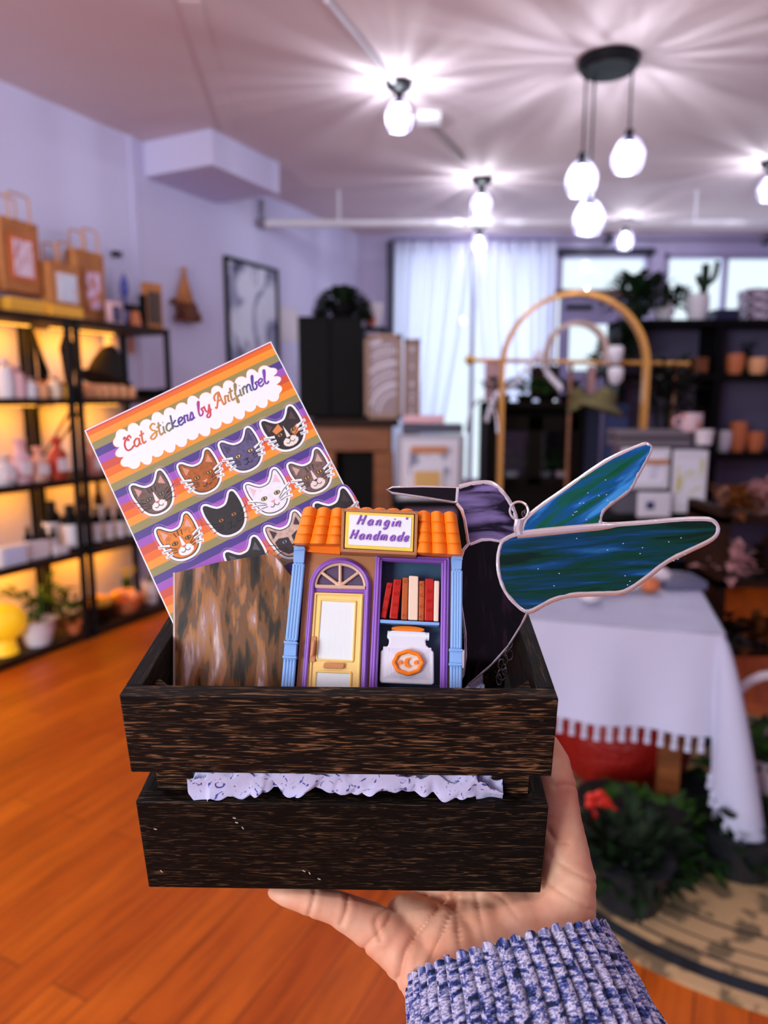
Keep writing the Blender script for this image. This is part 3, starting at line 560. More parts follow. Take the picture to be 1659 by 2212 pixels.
# ---------------------------------------------------------------- hand and sleeve
person = thing('person', 'open right hand in a blue flecked knit sweater sleeve, palm up under the crate', 'person', loc=at(1120, 2212, .37))
PINV = Matrix.Translation(-at(1120, 2212, .37))
hb = MB()
def cap(a, b, seg=5):
    """a,b = (u,v,depth,r_px) -> tapered run of balls"""
    A_ = at(*a[:3]); B_ = at(*b[:3]); ra = a[3] * a[2] / F; rb = b[3] * b[2] / F; n_ = max(2, int((A_ - B_).length / (.45 * min(ra, rb))))
    for i in range(n_ + 1):
        t = i / n_; p = A_.lerp(B_, t); r = ra + (rb - ra) * t; hb.ball(p, r, 20, 12)
def chain_(*pts):
    for i in range(len(pts) - 1): cap(pts[i], pts[i + 1])
def crl(x, y, z, r):  # crate-local point with metric radius -> (u,v,d,rpx)
    p = cm @ V((x, y, z)) - CC; d = p.dot(FW); return (CX + F * p.dot(RT) / d, CY - F * p.dot(UP) / d, d, r * F / d)
# forearm
chain_((1150, 2290, .372, 150), (1110, 2150, .385, 128))
# heel of the palm
chain_((1000, 2190, .384, 96), (905, 2075, .396, 62), (800, 1998, .402, 46))
chain_((1060, 2150, .388, 110), (960, 2045, .402, 80), (880, 1985, .412, 52))
chain_((1120, 2120, .390, 120), (1060, 2040, .404, 90), (980, 1985, .418, 62))
chain_((1170, 2090, .392, 108), (1140, 2010, .402, 88), (1080, 1975, .422, 64))
chain_((1195, 2070, .392, 92), (1212, 1975, .398, 74), (1224, 1900, .404, 63))
chain_((1010, 1990, .412, 55), (1180, 1960, .412, 62))
# thumb up the side of the crate
chain_((1224, 1905, .404, 62), (1216, 1845, .409, 58), (1206, 1770, .413, 50), (1199, 1700, .416, 46), (1192, 1650, .418, 40), (1182, 1615, .420, 30))
# little finger along the front, three more reaching back under the crate
chain_((800, 1998, .402, 46), (730, 1962, .400, 35), (672, 1946, .399, 30), (620, 1934, .400, 24), (592, 1928, .401, 15))
chain_(crl(.03, .036, -.014, .0125), crl(-.015, .040, -.0105, .0095), crl(-.045, .042, -.009, .0085), crl(-.066, .043, -.0085, .0075))
chain_(crl(.04, .060, -.015, .0125), crl(-.012, .064, -.0105, .0098), crl(-.048, .066, -.009, .0088), crl(-.074, .067, -.0085, .0078))
chain_(crl(.05, .084, -.015, .012), crl(.0, .088, -.0105, .0096), crl(-.03, .09, -.009, .0086), crl(-.056, .091, -.0085, .0076))
for y, x in ((.036, .03), (.06, .04), (.084, .05)): chain_(crl(x, y, -.014, .0125), crl(.085, y * .7, -.026, .016))
me = bpy.data.meshes.new('tmp'); me.from_pydata([tuple(p) for p in hb.v], [], hb.f); to = bpy.data.objects.new('tmp', me); COL.objects.link(to)
rm = to.modifiers.new('r', 'REMESH'); rm.mode = 'VOXEL'; rm.voxel_size = .0011
sm = to.modifiers.new('s', 'SMOOTH'); sm.factor = .5; sm.iterations = 14
dg = bpy.context.evaluated_depsgraph_get(); ev = to.evaluated_get(dg); m2 = bpy.data.meshes.new_from_object(ev)
bpy.data.objects.remove(to)
# keep the hand below the crate, press creases into it
ci = cm.inverted()
creases = [([(850, 1935), (838, 1990), (800, 2035), (778, 2060), (758, 2090)], .0011, 5), ([(862, 2112), (880, 2050), (925, 1985), (960, 1940)], .0019, 6), ([(915, 2125), (932, 2070), (958, 2010), (985, 1940)], .0016, 5), ([(1000, 2080), (988, 2000), (978, 1930)], .0012, 5),
           ([(1052, 2040), (1040, 1990), (1028, 1930)], .0009, 5), ([(680, 1925), (676, 1950), (668, 1975)], .0008, 4), ([(748, 1925), (750, 1960), (738, 1995)], .0009, 4), ([(822, 2030), (812, 1990), (835, 1960)], .0009, 4), ([(1120, 1985), (1090, 1945), (1060, 1925)], .0005, 4),
           ([(1180, 1905), (1225, 1935), (1275, 1965)], .0006, 4), ([(1190, 1850), (1235, 1880), (1285, 1905)], .0006, 4), ([(1185, 1795), (1200, 1815), (1225, 1820)], .0009, 5), ([(1200, 1700), (1225, 1695), (1245, 1700)], .0006, 4), ([(890, 2110), (905, 2125), (930, 2110)], .0006, 4)]
cs = []
for pts, dp, wpx in creases:
    sp_ = [(p.x, p.y) for p in smoothpoly([(*p, 0) for p in pts], 8)]; cs.append((sp_, dp, wpx))
norms = [v.normal.copy() for v in m2.vertices]
for i, v in enumerate(m2.vertices):
    d = v.co - CC; z = d.dot(FW); u_ = CX + F * d.dot(RT) / z; v_ = CY - F * d.dot(UP) / z
    if norms[i].dot(FW) < .1:
        for sp_, dp, wpx in cs:
            if not (min(p[0] for p in sp_) - 25 < u_ < max(p[0] for p in sp_) + 25 and min(p[1] for p in sp_) - 25 < v_ < max(p[1] for p in sp_) + 25): continue
            dd = min((u_ - p[0]) ** 2 + (v_ - p[1]) ** 2 for p in sp_) ** .5
            v.co -= norms[i] * dp * (math.exp(-(dd / wpx) ** 2) - .35 * math.exp(-((dd - 3.2 * wpx) / (1.8 * wpx)) ** 2))
    l = ci @ v.co
    if l.z > -.0003 and l.y > -.001 and abs(l.x) < HW + .02:
        if l.x < HW - .002: l.z = -.0003
        elif l.x < HW + .0004: l.x = HW + .0004
        v.co = cm @ l
    v.co = PINV @ v.co
m2.name = 'arm_and_hand'
SK = mat('skin', (216, 168, 138), .5, spec=.3, n=((208, 138, 108), (45, 45, 45), .35, .7, 4), bump=(700, .18, .0006), sss=.12)
m2.materials.clear(); m2.materials.append(SK); m2.polygons.foreach_set('use_smooth', [True] * len(m2.polygons))
ho = bpy.data.objects.new('arm_and_hand', m2); COL.objects.link(ho); ho.parent = person
# sleeve
def pinP(p): return p - at(1120, 2212, .37)
c0 = at(1096, 2062, .388); c1 = at(1170, 2330, .352); hw0 = .0535; hw1 = .064
ax = (c1 - c0).normalized(); sdv = (at(1310, 1968, .392) - at(885, 2150, .386)); sdv = (sdv - ax * sdv.dot(ax)).normalized(); dpv = ax.cross(sdv).normalized()
if dpv.dot(FW) > 0: dpv = -dpv
NA, NB = 720, 230; vs = []; ribs = 46; vc = []
YARN = [lin(x) for x in ((30, 36, 54), (48, 66, 144), (98, 102, 138), (160, 154, 184), (204, 200, 222), (112, 112, 148))]
for j in range(NB + 1):
    t = j / NB; c = c0.lerp(c1, t); hw = hw0 + (hw1 - hw0) * t
    for i in range(NA):
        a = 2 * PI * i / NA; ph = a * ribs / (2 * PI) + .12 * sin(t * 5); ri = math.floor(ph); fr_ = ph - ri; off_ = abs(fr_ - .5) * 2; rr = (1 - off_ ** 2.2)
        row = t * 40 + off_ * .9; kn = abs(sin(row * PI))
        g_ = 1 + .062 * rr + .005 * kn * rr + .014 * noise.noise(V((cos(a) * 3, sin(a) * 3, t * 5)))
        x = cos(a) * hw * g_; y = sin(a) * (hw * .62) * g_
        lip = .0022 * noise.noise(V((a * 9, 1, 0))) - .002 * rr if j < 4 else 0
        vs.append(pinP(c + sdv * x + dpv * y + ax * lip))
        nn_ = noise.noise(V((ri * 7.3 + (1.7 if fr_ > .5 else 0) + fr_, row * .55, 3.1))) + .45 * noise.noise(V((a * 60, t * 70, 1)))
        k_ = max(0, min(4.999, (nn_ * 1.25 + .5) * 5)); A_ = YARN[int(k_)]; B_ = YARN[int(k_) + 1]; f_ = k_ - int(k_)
        vc.append(tuple((A_[q_] * (1 - f_) + B_[q_] * f_) * (.22 + .9 * min(1, rr * 1.5)) for q_ in range(3)) + (1,))  # last factor darkens the rib grooves: shade painted into the knit colour
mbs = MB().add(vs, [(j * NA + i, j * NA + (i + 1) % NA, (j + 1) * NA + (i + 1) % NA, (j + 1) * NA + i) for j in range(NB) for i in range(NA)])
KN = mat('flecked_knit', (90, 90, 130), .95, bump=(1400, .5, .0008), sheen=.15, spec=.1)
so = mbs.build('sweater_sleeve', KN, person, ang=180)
ca = so.data.color_attributes.new('yarn_groove_shade', 'FLOAT_COLOR', 'POINT'); ca.data.foreach_set('color', [x for c_ in vc for x in c_])
N = KN.node_tree.nodes; at_ = N.new('ShaderNodeAttribute'); at_.attribute_name = 'yarn_groove_shade'; KN.node_tree.links.new(at_.outputs['Color'], N['Principled BSDF'].inputs['Base Color'])
sm_ = so.modifiers.new('thick', 'SOLIDIFY'); sm_.thickness = .003; sm_.offset = -1
# ================================================================== THE ROOM
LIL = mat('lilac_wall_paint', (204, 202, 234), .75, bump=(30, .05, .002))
CEI = mat('ceiling_paint', (224, 208, 210), .8, n=((206, 190, 198), (.5, .5, .5), .35, .7, 2))
DKW = mat('dark_brown_wood', (46, 24, 13), .55, spec=.2, n=((22, 12, 8), (4, 40, 40), .4, .7, 3), bump=((4, 60, 60), .2, .002))
MDW = mat('mid_brown_wood', (134, 78, 36), .45, n=((92, 50, 22), (3, 40, 40), .4, .7, 3))
BLK = mat('black_paint', (7, 6, 7), .55, spec=.12); STL = mat('black_steel', (16, 19, 24), .5, spec=.2)
WPA = plain('white_paint', (214, 212, 222), .5); OFF = plain('off_white', (214, 206, 214), .6); KRA = mat('kraft_paper', (184, 118, 66), .75, n=((160, 98, 50), (14, 14, 14), .4, .7, 2))
GRE = mat('leaf_green', (48, 92, 24), .55, spec=.25, n=((14, 38, 12), (18, 18, 18), .35, .65, 2)); DGR = mat('dark_leaf_green', (9, 22, 10), .6, spec=.2, n=((26, 52, 22), (16, 16, 16), .4, .75, 2)); YGR = plain('yellow_green_leaf', (168, 160, 40), .5)
TER = plain('terracotta', (196, 108, 66), .6); PNK = plain('pale_pink', (222, 176, 184), .6); GOLD = plain('pale_gold_wood', (206, 148, 74), .4); BRS = plain('brass', (196, 146, 70), .3, metal=.7)
DEN = mat('denim', (52, 66, 112), .8, n=((36, 46, 84), (60, 60, 60), .4, .6, 2)); GREY = plain('slate_grey', (74, 74, 92), .6)
WAX = plain('peach_wax', (226, 158, 112), .5); AMB = plain('amber_panel', (236, 168, 50), .6)
# left wall runs obliquely: frame (lx along the wall to the back, ly into the wall)
C0 = atY(775, 505, BACKY); C0 = V((C0.x, BACKY, 0)); rr_ = ray(1600, 860); LX = V((rr_.x, rr_.y, 0)).normalized(); LN = V((LX.y, -LX.x, 0)); WA = math.atan2(LX.y, LX.x)
def wl(u, v, d):
    """point on the vertical plane d in front of the left wall seen at (u,v)"""
    r = ray(u, v); t = ((C0 + LN * d) - CC).dot(LN) / r.dot(LN); return CC + r * t
def wls(u, v, d): return (wl(u, v, d) - C0).dot(LX)   # <0, toward the camera
def W3(s, d, z): p = C0 + LX * s + LN * d; return V((p.x, p.y, z))
SN = (FRONTY - BACKY) / LX.y - .2
LT = Matrix((LX, -LN, V((0, 0, 1)))).transposed().to_4x4(); LT.translation = C0
RX = 4.6
FLO = bpy.data.materials.new('orange_oak_planks'); FLO.use_nodes = True; N = FLO.node_tree.nodes; L = FLO.node_tree.links; b = N['Principled BSDF']
tc = N.new('ShaderNodeTexCoord'); mp = N.new('ShaderNodeMapping'); mp.inputs['Rotation'].default_value = (0, 0, -WA + .0); br = N.new('ShaderNodeTexBrick')
br.inputs['Scale'].default_value = 1; br.inputs['Brick Width'].default_value = 1.1; br.inputs['Row Height'].default_value = .125; br.inputs['Mortar Size'].default_value = .0018; br.inputs['Color1'].default_value = (*lin((206, 100, 16)), 1); br.inputs['Color2'].default_value = (*lin((180, 78, 10)), 1); br.inputs['Mortar'].default_value = (*lin((90, 40, 14)), 1)
nz = N.new('ShaderNodeTexNoise'); m2_ = N.new('ShaderNodeMapping'); m2_.inputs['Rotation'].default_value = (0, 0, -WA); m3 = N.new('ShaderNodeMapping'); m3.inputs['Scale'].default_value = (3, 30, 1); nz.inputs['Scale'].default_value = 1; nz.inputs['Detail'].default_value = 5
mx = N.new('ShaderNodeMix'); mx.data_type = 'RGBA'; mx.blend_type = 'MULTIPLY'; mx.inputs[0].default_value = .55; rp = N.new('ShaderNodeValToRGB'); rp.color_ramp.elements[0].position = .35; rp.color_ramp.elements[0].color = (.45, .36, .3, 1); rp.color_ramp.elements[1].position = .6; rp.color_ramp.elements[1].color = (1, 1, 1, 1)
L.new(tc.outputs['Object'], mp.inputs[0]); L.new(mp.outputs[0], br.inputs['Vector']); L.new(tc.outputs['Object'], m2_.inputs[0]); L.new(m2_.outputs[0], m3.inputs[0]); L.new(m3.outputs[0], nz.inputs['Vector']); L.new(nz.outputs[0], rp.inputs[0]); L.new(br.outputs[0], mx.inputs[6]); L.new(rp.outputs[0], mx.inputs[7]); L.new(mx.outputs[2], b.inputs['Base Color']); b.inputs['Roughness'].default_value = .42; b.inputs['Specular IOR Level'].default_value = .28
PF = [(W3(SN, -.15, 0).x, FRONTY - .15), (RX + .15, FRONTY - .15), (RX + .15, BACKY + .15), (C0.x - .2, BACKY + .15)]
struct('floor', MB().prism(PF, -.06, 0), FLO, smooth=False)
struct('ceiling', MB().prism(PF, CEIL, CEIL + .06), CEI, smooth=False)
struct('wall_left', MB().bb(SN, .1, 0, .12, 0, CEIL, T=LT), LIL, smooth=False)
struct('wall_right', MB().bb(RX, RX + .12, FRONTY, BACKY, 0, CEIL), LIL, smooth=False)
fx0 = W3(SN, 0, 0).x - .3
fw = MB().bb(fx0, -4.6, FRONTY - .12, FRONTY, 0, CEIL).bb(-2.0, RX, FRONTY - .12, FRONTY, 0, CEIL).bb(-4.6, -2.0, FRONTY - .12, FRONTY, 0, .7).bb(-4.6, -2.0, FRONTY - .12, FRONTY, 3.05, CEIL); struct('wall_front', fw, LIL, smooth=False)
BY = BACKY
def bx_(u): return atY(u, 700, BY).x
def bz(v): return atY(1200, v, BY).z
wz1 = bz(548)
# window openings in the back wall: curtained bay, door bay with transom, right bay
xs = [bx_(852), bx_(1190), bx_(1202), bx_(1398), bx_(1428), bx_(1700)]
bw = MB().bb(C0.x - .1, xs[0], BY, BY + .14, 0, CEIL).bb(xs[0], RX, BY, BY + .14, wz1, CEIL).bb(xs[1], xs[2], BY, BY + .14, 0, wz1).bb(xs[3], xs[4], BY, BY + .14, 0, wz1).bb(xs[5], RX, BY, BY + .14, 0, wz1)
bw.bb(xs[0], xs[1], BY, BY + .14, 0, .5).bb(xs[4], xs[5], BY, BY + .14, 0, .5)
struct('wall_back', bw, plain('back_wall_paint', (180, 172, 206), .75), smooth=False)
FRM = plain('window_frame_paint', (150, 142, 176), .5)
GLS = bpy.data.materials.new('window_glass'); GLS.use_nodes = True; N = GLS.node_tree.nodes; L = GLS.node_tree.links; N.remove(N['Principled BSDF']); g1 = N.new('ShaderNodeBsdfGlossy'); g1.inputs['Roughness'].default_value = .02; g2 = N.new('ShaderNodeBsdfTransparent'); g2.inputs[0].default_value = (.93, .96, .98, 1); ms = N.new('ShaderNodeMixShader'); ms.inputs[0].default_value = .06; L.new(g2.outputs[0], ms.inputs[1]); L.new(g1.outputs[0], ms.inputs[2]); L.new(ms.outputs[0], N['Material Output'].inputs[0])
def window(nm, x0, x1, z0, z1, mull=(), ym=None):
    y = (ym or BY) ; o = struct(nm, MB().bb(x0, x1, y + .06, y + .066, z0, z1), GLS, smooth=False)
    f = MB().bb(x0, x0 + .05, y - .01, y + .1, z0, z1).bb(x1 - .05, x1, y - .01, y + .1, z0, z1).bb(x0, x1, y - .01, y + .1, z0, z0 + .05).bb(x0, x1, y - .01, y + .1, z1 - .05, z1)
    for m_ in mull: f.bb(m_ - .025, m_ + .025, y, y + .08, z0, z1)
    f.build('window_frame', FRM, o, smooth=False)
window('window_1', xs[0], xs[1], .5, wz1, [(xs[0] + xs[1]) / 2])
window('window_2', xs[2], xs[3], bz(634), wz1)
window('window_3', xs[4], xs[5], .5, wz1, [bx_(1560)])
window('added_fill_window', -4.6, -2.0, .7, 3.05, (-3.3,), ym=FRONTY - .12)  # unseen window added behind the camera to let the fill light in
dz = bz(640)
dm = MB().bb(xs[2] + .04, bx_(1232), BY + .02, BY + .07, .02, dz).bb(bx_(1316), xs[3] - .04, BY + .02, BY + .07, .02, dz).bb(bx_(1232), bx_(1316), BY + .02, BY + .07, bz(700), dz).bb(bx_(1232), bx_(1316), BY + .02, BY + .07, .02, bz(800))
dr_ = struct('door_1', dm, plain('door_paint', (128, 120, 156), .5), smooth=False)
MB().bb(bx_(1232), bx_(1316), BY + .04, BY + .046, bz(800), bz(700)).build('door_glass', GLS, dr_, smooth=False)
MB().bb(bx_(1222), bx_(1278), BY - .02, BY + .02, bz(668), bz(658)).build('door_closer', STL, dr_, smooth=False, bevel=.005)
dzt = MB().bb(xs[2] - .03, xs[3] + .03, BY - .04, BY + .1, bz(640), bz(628)); struct('trim_1', dzt, plain('door_head_wood', (96, 66, 44), .5), smooth=False)
struct('trim_2', MB().bb(bx_(836), bx_(849), BY - .1, BY - .0, 0, bz(525)), plain('dark_post', (40, 40, 60), .5), smooth=False)
struct('trim_3', MB().bb(-.03, .03, -.012, .0, .1, CEIL, T=LT @ Matrix.Translation((wls(298, 600, 0), 0, 0))), LIL, smooth=False)
struct('trim_4', MB().bb(-.05, .05, 0, 8, CEIL - .006, CEIL, T=Matrix.Translation(onz(408, 2, CEIL - .006) - V((0, 0, CEIL - .006))) @ Matrix.Rotation(-math.atan2(onz(500, 300, CEIL).x - onz(408, 2, CEIL).x, onz(500, 300, CEIL).y - onz(408, 2, CEIL).y), 4, 'Z') ), CEI, smooth=False)
struct('trim_5', MB().bb(xs[2] - .02, xs[3] + .02, BY - .06, BY - .01, wz1 - .02, wz1 + .05), plain('dark_blind', (24, 28, 50), .5), smooth=False)
struct('baseboard_left', MB().bb(SN, 0, -.015, 0, 0, .1, T=LT), WPA, smooth=False)
struct('baseboard_back', MB().bb(C0.x, xs[2], BY - .015, BY, 0, .1), WPA, smooth=False)
# plaster box under the ceiling on the left wall
sA, sB = wls(300, 310, .0), wls(478, 400, .0)
struct('trim_6', MB().bb(wls(312, 380, 0), wls(470, 430, 0), -.62, 0, CEIL - .24, CEIL, T=LT), LIL, smooth=False, bevel=.01)
# ceiling pipe
py_ = 6.75; p0 = atY(566, 482, py_); p1 = atY(1659, 458, py_)
pt = thing('ceiling_pipe', 'long white pipe running across the room just below the ceiling', 'pipe', (p0.x, py_, p0.z))
MB().cyl((0, 0, 0), (RX - p0.x - .05, 0, 0), .034, n=14).build('pipe', WPA, pt)
MB().ball((0, 0, 0), .05).cyl((0, 0, 0), (0, -.0, .2), .022, n=10).build('pipe_elbow', plain('grey_fitting', (120, 112, 130), .5), pt)
for u in (732, 1503):
    x = atY(u, 440, py_).x - p0.x; MB().cyl((x, 0, 0), (x, 0, CEIL - p0.z), .014, n=8).build('pipe_hanger', WPA, pt)
cr_ = thing('curtain_rod', 'thin grey curtain rod along the top of the back windows', 'curtain rod', (bx_(840), BY - .16, bz(524)))
MB().cyl((0, 0, 0), (bx_(1700) - bx_(840), 0, 0), .016, n=10).build('rod', plain('rod_grey', (120, 112, 140), .4), cr_)
for u in (1300, 1637): x = bx_(u) - bx_(840); MB().bb(x - .02, x + .02, -.02, .16, -.03, .06).build('bracket', STL, cr_)
# junction box and conduit
a0, a1 = onz(705, 0, CEIL - .02), onz(852, 178, CEIL - .02); tag(MB().cyl(V((0, 0, 0)), a1 - a0, .013, n=10).build('ceiling_conduit', WPA, loc=a0), 'white conduit running along the ceiling to the nearest flush lamp', 'conduit')
a0, a1 = onz(938, 275, CEIL - .02), onz(1000, 345, CEIL - .02); tag(MB().cyl(V((0, 0, 0)), a1 - a0, .018, n=10).build('ceiling_conduit', plain('grey_brown_pipe', (130, 112, 112), .5), loc=a0), 'short grey conduit between the small white junction box and the second flush lamp', 'conduit')
a0 = onz(925, 255, CEIL - .03); tag(MB().box((0, 0, 0), (.16, .12, .06)).build('junction_box', plain('bright_white', (240, 240, 246), .4), loc=a0, bevel=.008), 'small white junction box on the ceiling beside the nearest flush lamp', 'junction box')

# ------------------------------------------------------------------ lamps
BEM = bpy.data.materials.new('lit_bulb_glass'); BEM.use_nodes = True; N = BEM.node_tree.nodes; L = BEM.node_tree.links; N.remove(N['Principled BSDF']); g1 = N.new('ShaderNodeEmission'); g1.inputs[0].default_value = (.93, 1, 1, 1); g1.inputs[1].default_value = 14; g2 = N.new('ShaderNodeBsdfTransparent'); ms = N.new('ShaderNodeMixShader'); ms.inputs[0].default_value = .5; L.new(g2.outputs[0], ms.inputs[1]); L.new(g1.outputs[0], ms.inputs[2]); L.new(ms.outputs[0], N['Material Output'].inputs[0])
SHG = bpy.data.materials.new('clear_fluted_glass'); SHG.use_nodes = True; N = SHG.node_tree.nodes; L = SHG.node_tree.links; N.remove(N['Principled BSDF']); g1 = N.new('ShaderNodeBsdfGlossy'); g1.inputs['Roughness'].default_value = .08; g2 = N.new('ShaderNodeBsdfTransparent'); g2.inputs[0].default_value = (.93, .94, .98, 1); ms = N.new('ShaderNodeMixShader'); ms.inputs[0].default_value = .006; L.new(g2.outputs[0], ms.inputs[1]); L.new(g1.outputs[0], ms.inputs[2]); L.new(ms.outputs[0], N['Material Output'].inputs[0])
def bulb_light(parent, loc, k=1., seed=0):
    l = bpy.data.lights.new('bulb_light', 'POINT'); l.energy = BULB_W * k; l.shadow_soft_size = .018; l.color = (.93, .95, 1); l.use_nodes = True; N = l.node_tree.nodes; L = l.node_tree.links
    em = N['Emission']; g = N.new('ShaderNodeNewGeometry'); se = N.new('ShaderNodeSeparateXYZ'); L.new(g.outputs['Incoming'], se.inputs[0])
    cb = N.new('ShaderNodeCombineXYZ'); nm = N.new('ShaderNodeVectorMath'); nm.operation = 'NORMALIZE'; L.new(se.outputs[0], cb.inputs[0]); L.new(se.outputs[1], cb.inputs[1]); L.new(cb.outputs[0], nm.inputs[0])
    nz = N.new('ShaderNodeTexNoise'); nz.inputs['Scale'].default_value = 3.6; nz.inputs['Detail'].default_value = 2; mp = N.new('ShaderNodeMapping'); mp.inputs['Location'].default_value = (seed * 3.7, seed, 0); L.new(nm.outputs[0], mp.inputs[0]); L.new(mp.outputs[0], nz.inputs['Vector'])
    mr = N.new('ShaderNodeMapRange'); mr.interpolation_type = 'SMOOTHSTEP'; mr.inputs[1].default_value = .38; mr.inputs[2].default_value = .68; mr.inputs[3].default_value = .4; mr.inputs[4].default_value = 2.2; L.new(nz.outputs[0], mr.inputs[0]); L.new(mr.outputs[0], em.inputs[1])
    o = bpy.data.objects.new('bulb_light', l); COL.objects.link(o); o.parent = parent; o.location = loc
RIB = plain('ribbed_glass_edge', (150, 146, 176), .3)
def ribs_(sh, pr, z, s):
    for j in range(1, 24, 3): a = PI * j / 12; sh.tube([(r * s * 1.1 * cos(a), r * s * 1.1 * sin(a), z + h * s) for r, h in pr], .0028 * s, 5, mi=1)
    for r, h in (pr[-1], pr[2]): sh.tube([(r * s * 1.05 * cos(PI * k / 12), r * s * 1.05 * sin(PI * k / 12), z + h * s) for k in range(24)], .0026 * s, 5, closed=True, mi=1)
def bulb_parts(t, z, s=1.):
    MB().lathe([(0, -.105 * s), (.02 * s, -.1 * s), (.042 * s, -.075 * s), (.048 * s, -.045 * s), (.036 * s, -.005), (.018 * s, .03 * s), (.014 * s, .04 * s)], (0, 0, z), 16).build('bulb', BEM, t)
    MB().cyl((0, 0, z + .035 * s), (0, 0, z + .09 * s), .02 * s, .024 * s, 14).build('socket', STL, t)
    sh = MB()
    NS = 12; vs = []
    pr = [(.022, .06), (.05, .03), (.072, -.02), (.07, -.06), (.056, -.105)]
    for r, h in pr:
        for j in range(NS * 2): a = PI * j / NS; k = 1 + (.10 if j % 2 else -.05); vs.append((r * s * k * cos(a), r * s * k * sin(a), z + h * s))
    n2 = NS * 2; sh.add(vs, [(i * n2 + j, i * n2 + (j + 1) % n2, (i + 1) * n2 + (j + 1) % n2, (i + 1) * n2 + j) for i in range(len(pr) - 1) for j in range(n2)])
    ribs_(sh, pr, z, s); sh.build('glass_shade', [SHG, RIB], t, smooth=False)
FL_LAB = {0: 'flush ceiling lamp nearest the camera with a bare bulb in clear fluted glass', 1: 'second flush ceiling lamp with bare bulb, just in front of the white pipe', 2: 'small flush ceiling lamp beyond the white pipe, left of the two there', 3: 'small flush ceiling lamp beyond the white pipe, right of the two there', 4: 'flush ceiling lamp cut by the right edge of the picture'}
def flush(u, v, s, k, i):
    p = onz(u, v, CEIL) if v is not None else u; t = thing('flush_ceiling_lamp', FL_LAB.get(i, 'unseen flush ceiling lamp added above and behind the viewer as fill'), 'ceiling lamp', (p.x, p.y, CEIL), group='flush bulb lamps on the ceiling')
    MB().lathe([(.075 * s, 0), (.075 * s, -.03 * s), (.04 * s, -.055 * s), (.02 * s, -.06 * s)], (0, 0, 0), 20).build('canopy', STL, t)
    bulb_parts(t, -.155 * s, s); bulb_light(t, (0, 0, -.20 * s), k, i); return p
flush(862, 178, 1.0, 1, 0); flush(1041, 385, 1.15, 1, 1); flush(1036, 484, 1.1, .8, 2); flush(1352, 474, 1.1, .8, 3); flush(1668, 348, 1.1, 1, 4)
for i, (x, y) in enumerate(((-1.6, -.4), (1.3, -.6), (-.4, .9), (-1.9, 1.6))): flush(V((x, y, 0)), None, 1, 2.3, 5 + i)  # unseen lamps added above and behind the camera to brighten the foreground
pc = onz(1315, 128, CEIL); t = thing('pendant_cluster', 'black round canopy with three bare bulbs hanging in clear glass shades', 'pendant lamp', (pc.x, pc.y, CEIL))
MB().lathe([(.165, 0), (.165, -.035), (.145, -.06), (0, -.062)], (0, 0, 0), 32).build('canopy', STL, t)
for k_, (u, v, dx, dy) in enumerate(((1257, 385, -.09, -.04), (1272, 470, -.03, .09), (1357, 335, .11, 0))):
    P = atY(u, v, pc.y + dy); dx = P.x - pc.x; s_ = thing('pendant', None, None); s_.parent = t; s_.location = (dx, dy, 0); del s_
    so_ = [o for o in t.children if o.name.startswith('pendant')][-1]
    z = P.z - CEIL + .03
    MB().cyl((0, 0, -.05), (0, 0, z + .05), .006, n=8).build('cord', STL, so_)
    MB().lathe([(0, -.115), (.02, -.11), (.044, -.085), (.052, -.05), (.038, -.005), (.019, .03), (.014, .04)], (0, 0, z), 16).build('bulb', BEM, so_)
    MB().cyl((0, 0, z + .035), (0, 0, z + .1), .022, .024, 14).build('socket', STL, so_)
    sh = MB(); pr = [(.024, .065), (.055, .03), (.08, -.02), (.078, -.07), (.06, -.115)]; vs = [(r * (1.1 if j % 2 else .95) * cos(PI * j / 12), r * (1.1 if j % 2 else .95) * sin(PI * j / 12), z + h) for r, h in pr for j in range(24)]
    sh.add(vs, [(i * 24 + j, i * 24 + (j + 1) % 24, (i + 1) * 24 + (j + 1) % 24, (i + 1) * 24 + j) for i in range(4) for j in range(24)]); ribs_(sh, pr, z, 1); sh.build('glass_shade', [SHG, RIB], so_, smooth=False)
    bulb_light(so_, (0, 0, z - .025), .8, 20 + k_)

# ------------------------------------------------------------------ curtains
CUR = mat('sheer_curtain', (206, 204, 226), .8); b = CUR.node_tree.nodes['Principled BSDF']; NT = CUR.node_tree; tr = NT.nodes.new('ShaderNodeBsdfTranslucent'); tr.inputs[0].default_value = (.82, .84, .95, 1); ms = NT.nodes.new('ShaderNodeMixShader'); ms.inputs[0].default_value = .55; NT.links.new(b.outputs[0], ms.inputs[1]); NT.links.new(tr.outputs[0], ms.inputs[2]); NT.links.new(ms.outputs[0], NT.nodes['Material Output'].inputs[0])
def curtain(u0t, u1t, u0b, u1b, label, sd):
    t0, t1, b0, b1 = bx_(u0t), bx_(u1t), bx_(u0b), bx_(u1b); zt_, zb = bz(530), .25; vs = []; NXc, NZ = 90, 24
    for j in range(NZ + 1):
        f = j / NZ; e = f ** 1.3
        for i in range(NXc + 1):
            a = i / NXc; x = (t0 + (t1 - t0) * a) * (1 - e) + (b0 + (b1 - b0) * a) * e
            vs.append((x - t0, .035 * sin(a * 2 * PI * 9 + sd + f) + .02 * sin(a * 31 + sd), zt_ + (zb - zt_) * f - zt_))
    tag(MB().add(vs, [(j * (NXc + 1) + i, j * (NXc + 1) + i + 1, (j + 1) * (NXc + 1) + i + 1, (j + 1) * (NXc + 1) + i) for j in range(NZ) for i in range(NXc)]).build('curtain', CUR, loc=(t0, BY - .16, zt_), ang=180), label, 'curtain', 'sheer curtains at the back window')
curtain(850, 1012, 846, 925, 'sheer white curtain left of the gap, beside the dark corner post', 0)
curtain(1014, 1192, 1080, 1192, 'sheer white curtain right of the gap, beside the door bay', 2)

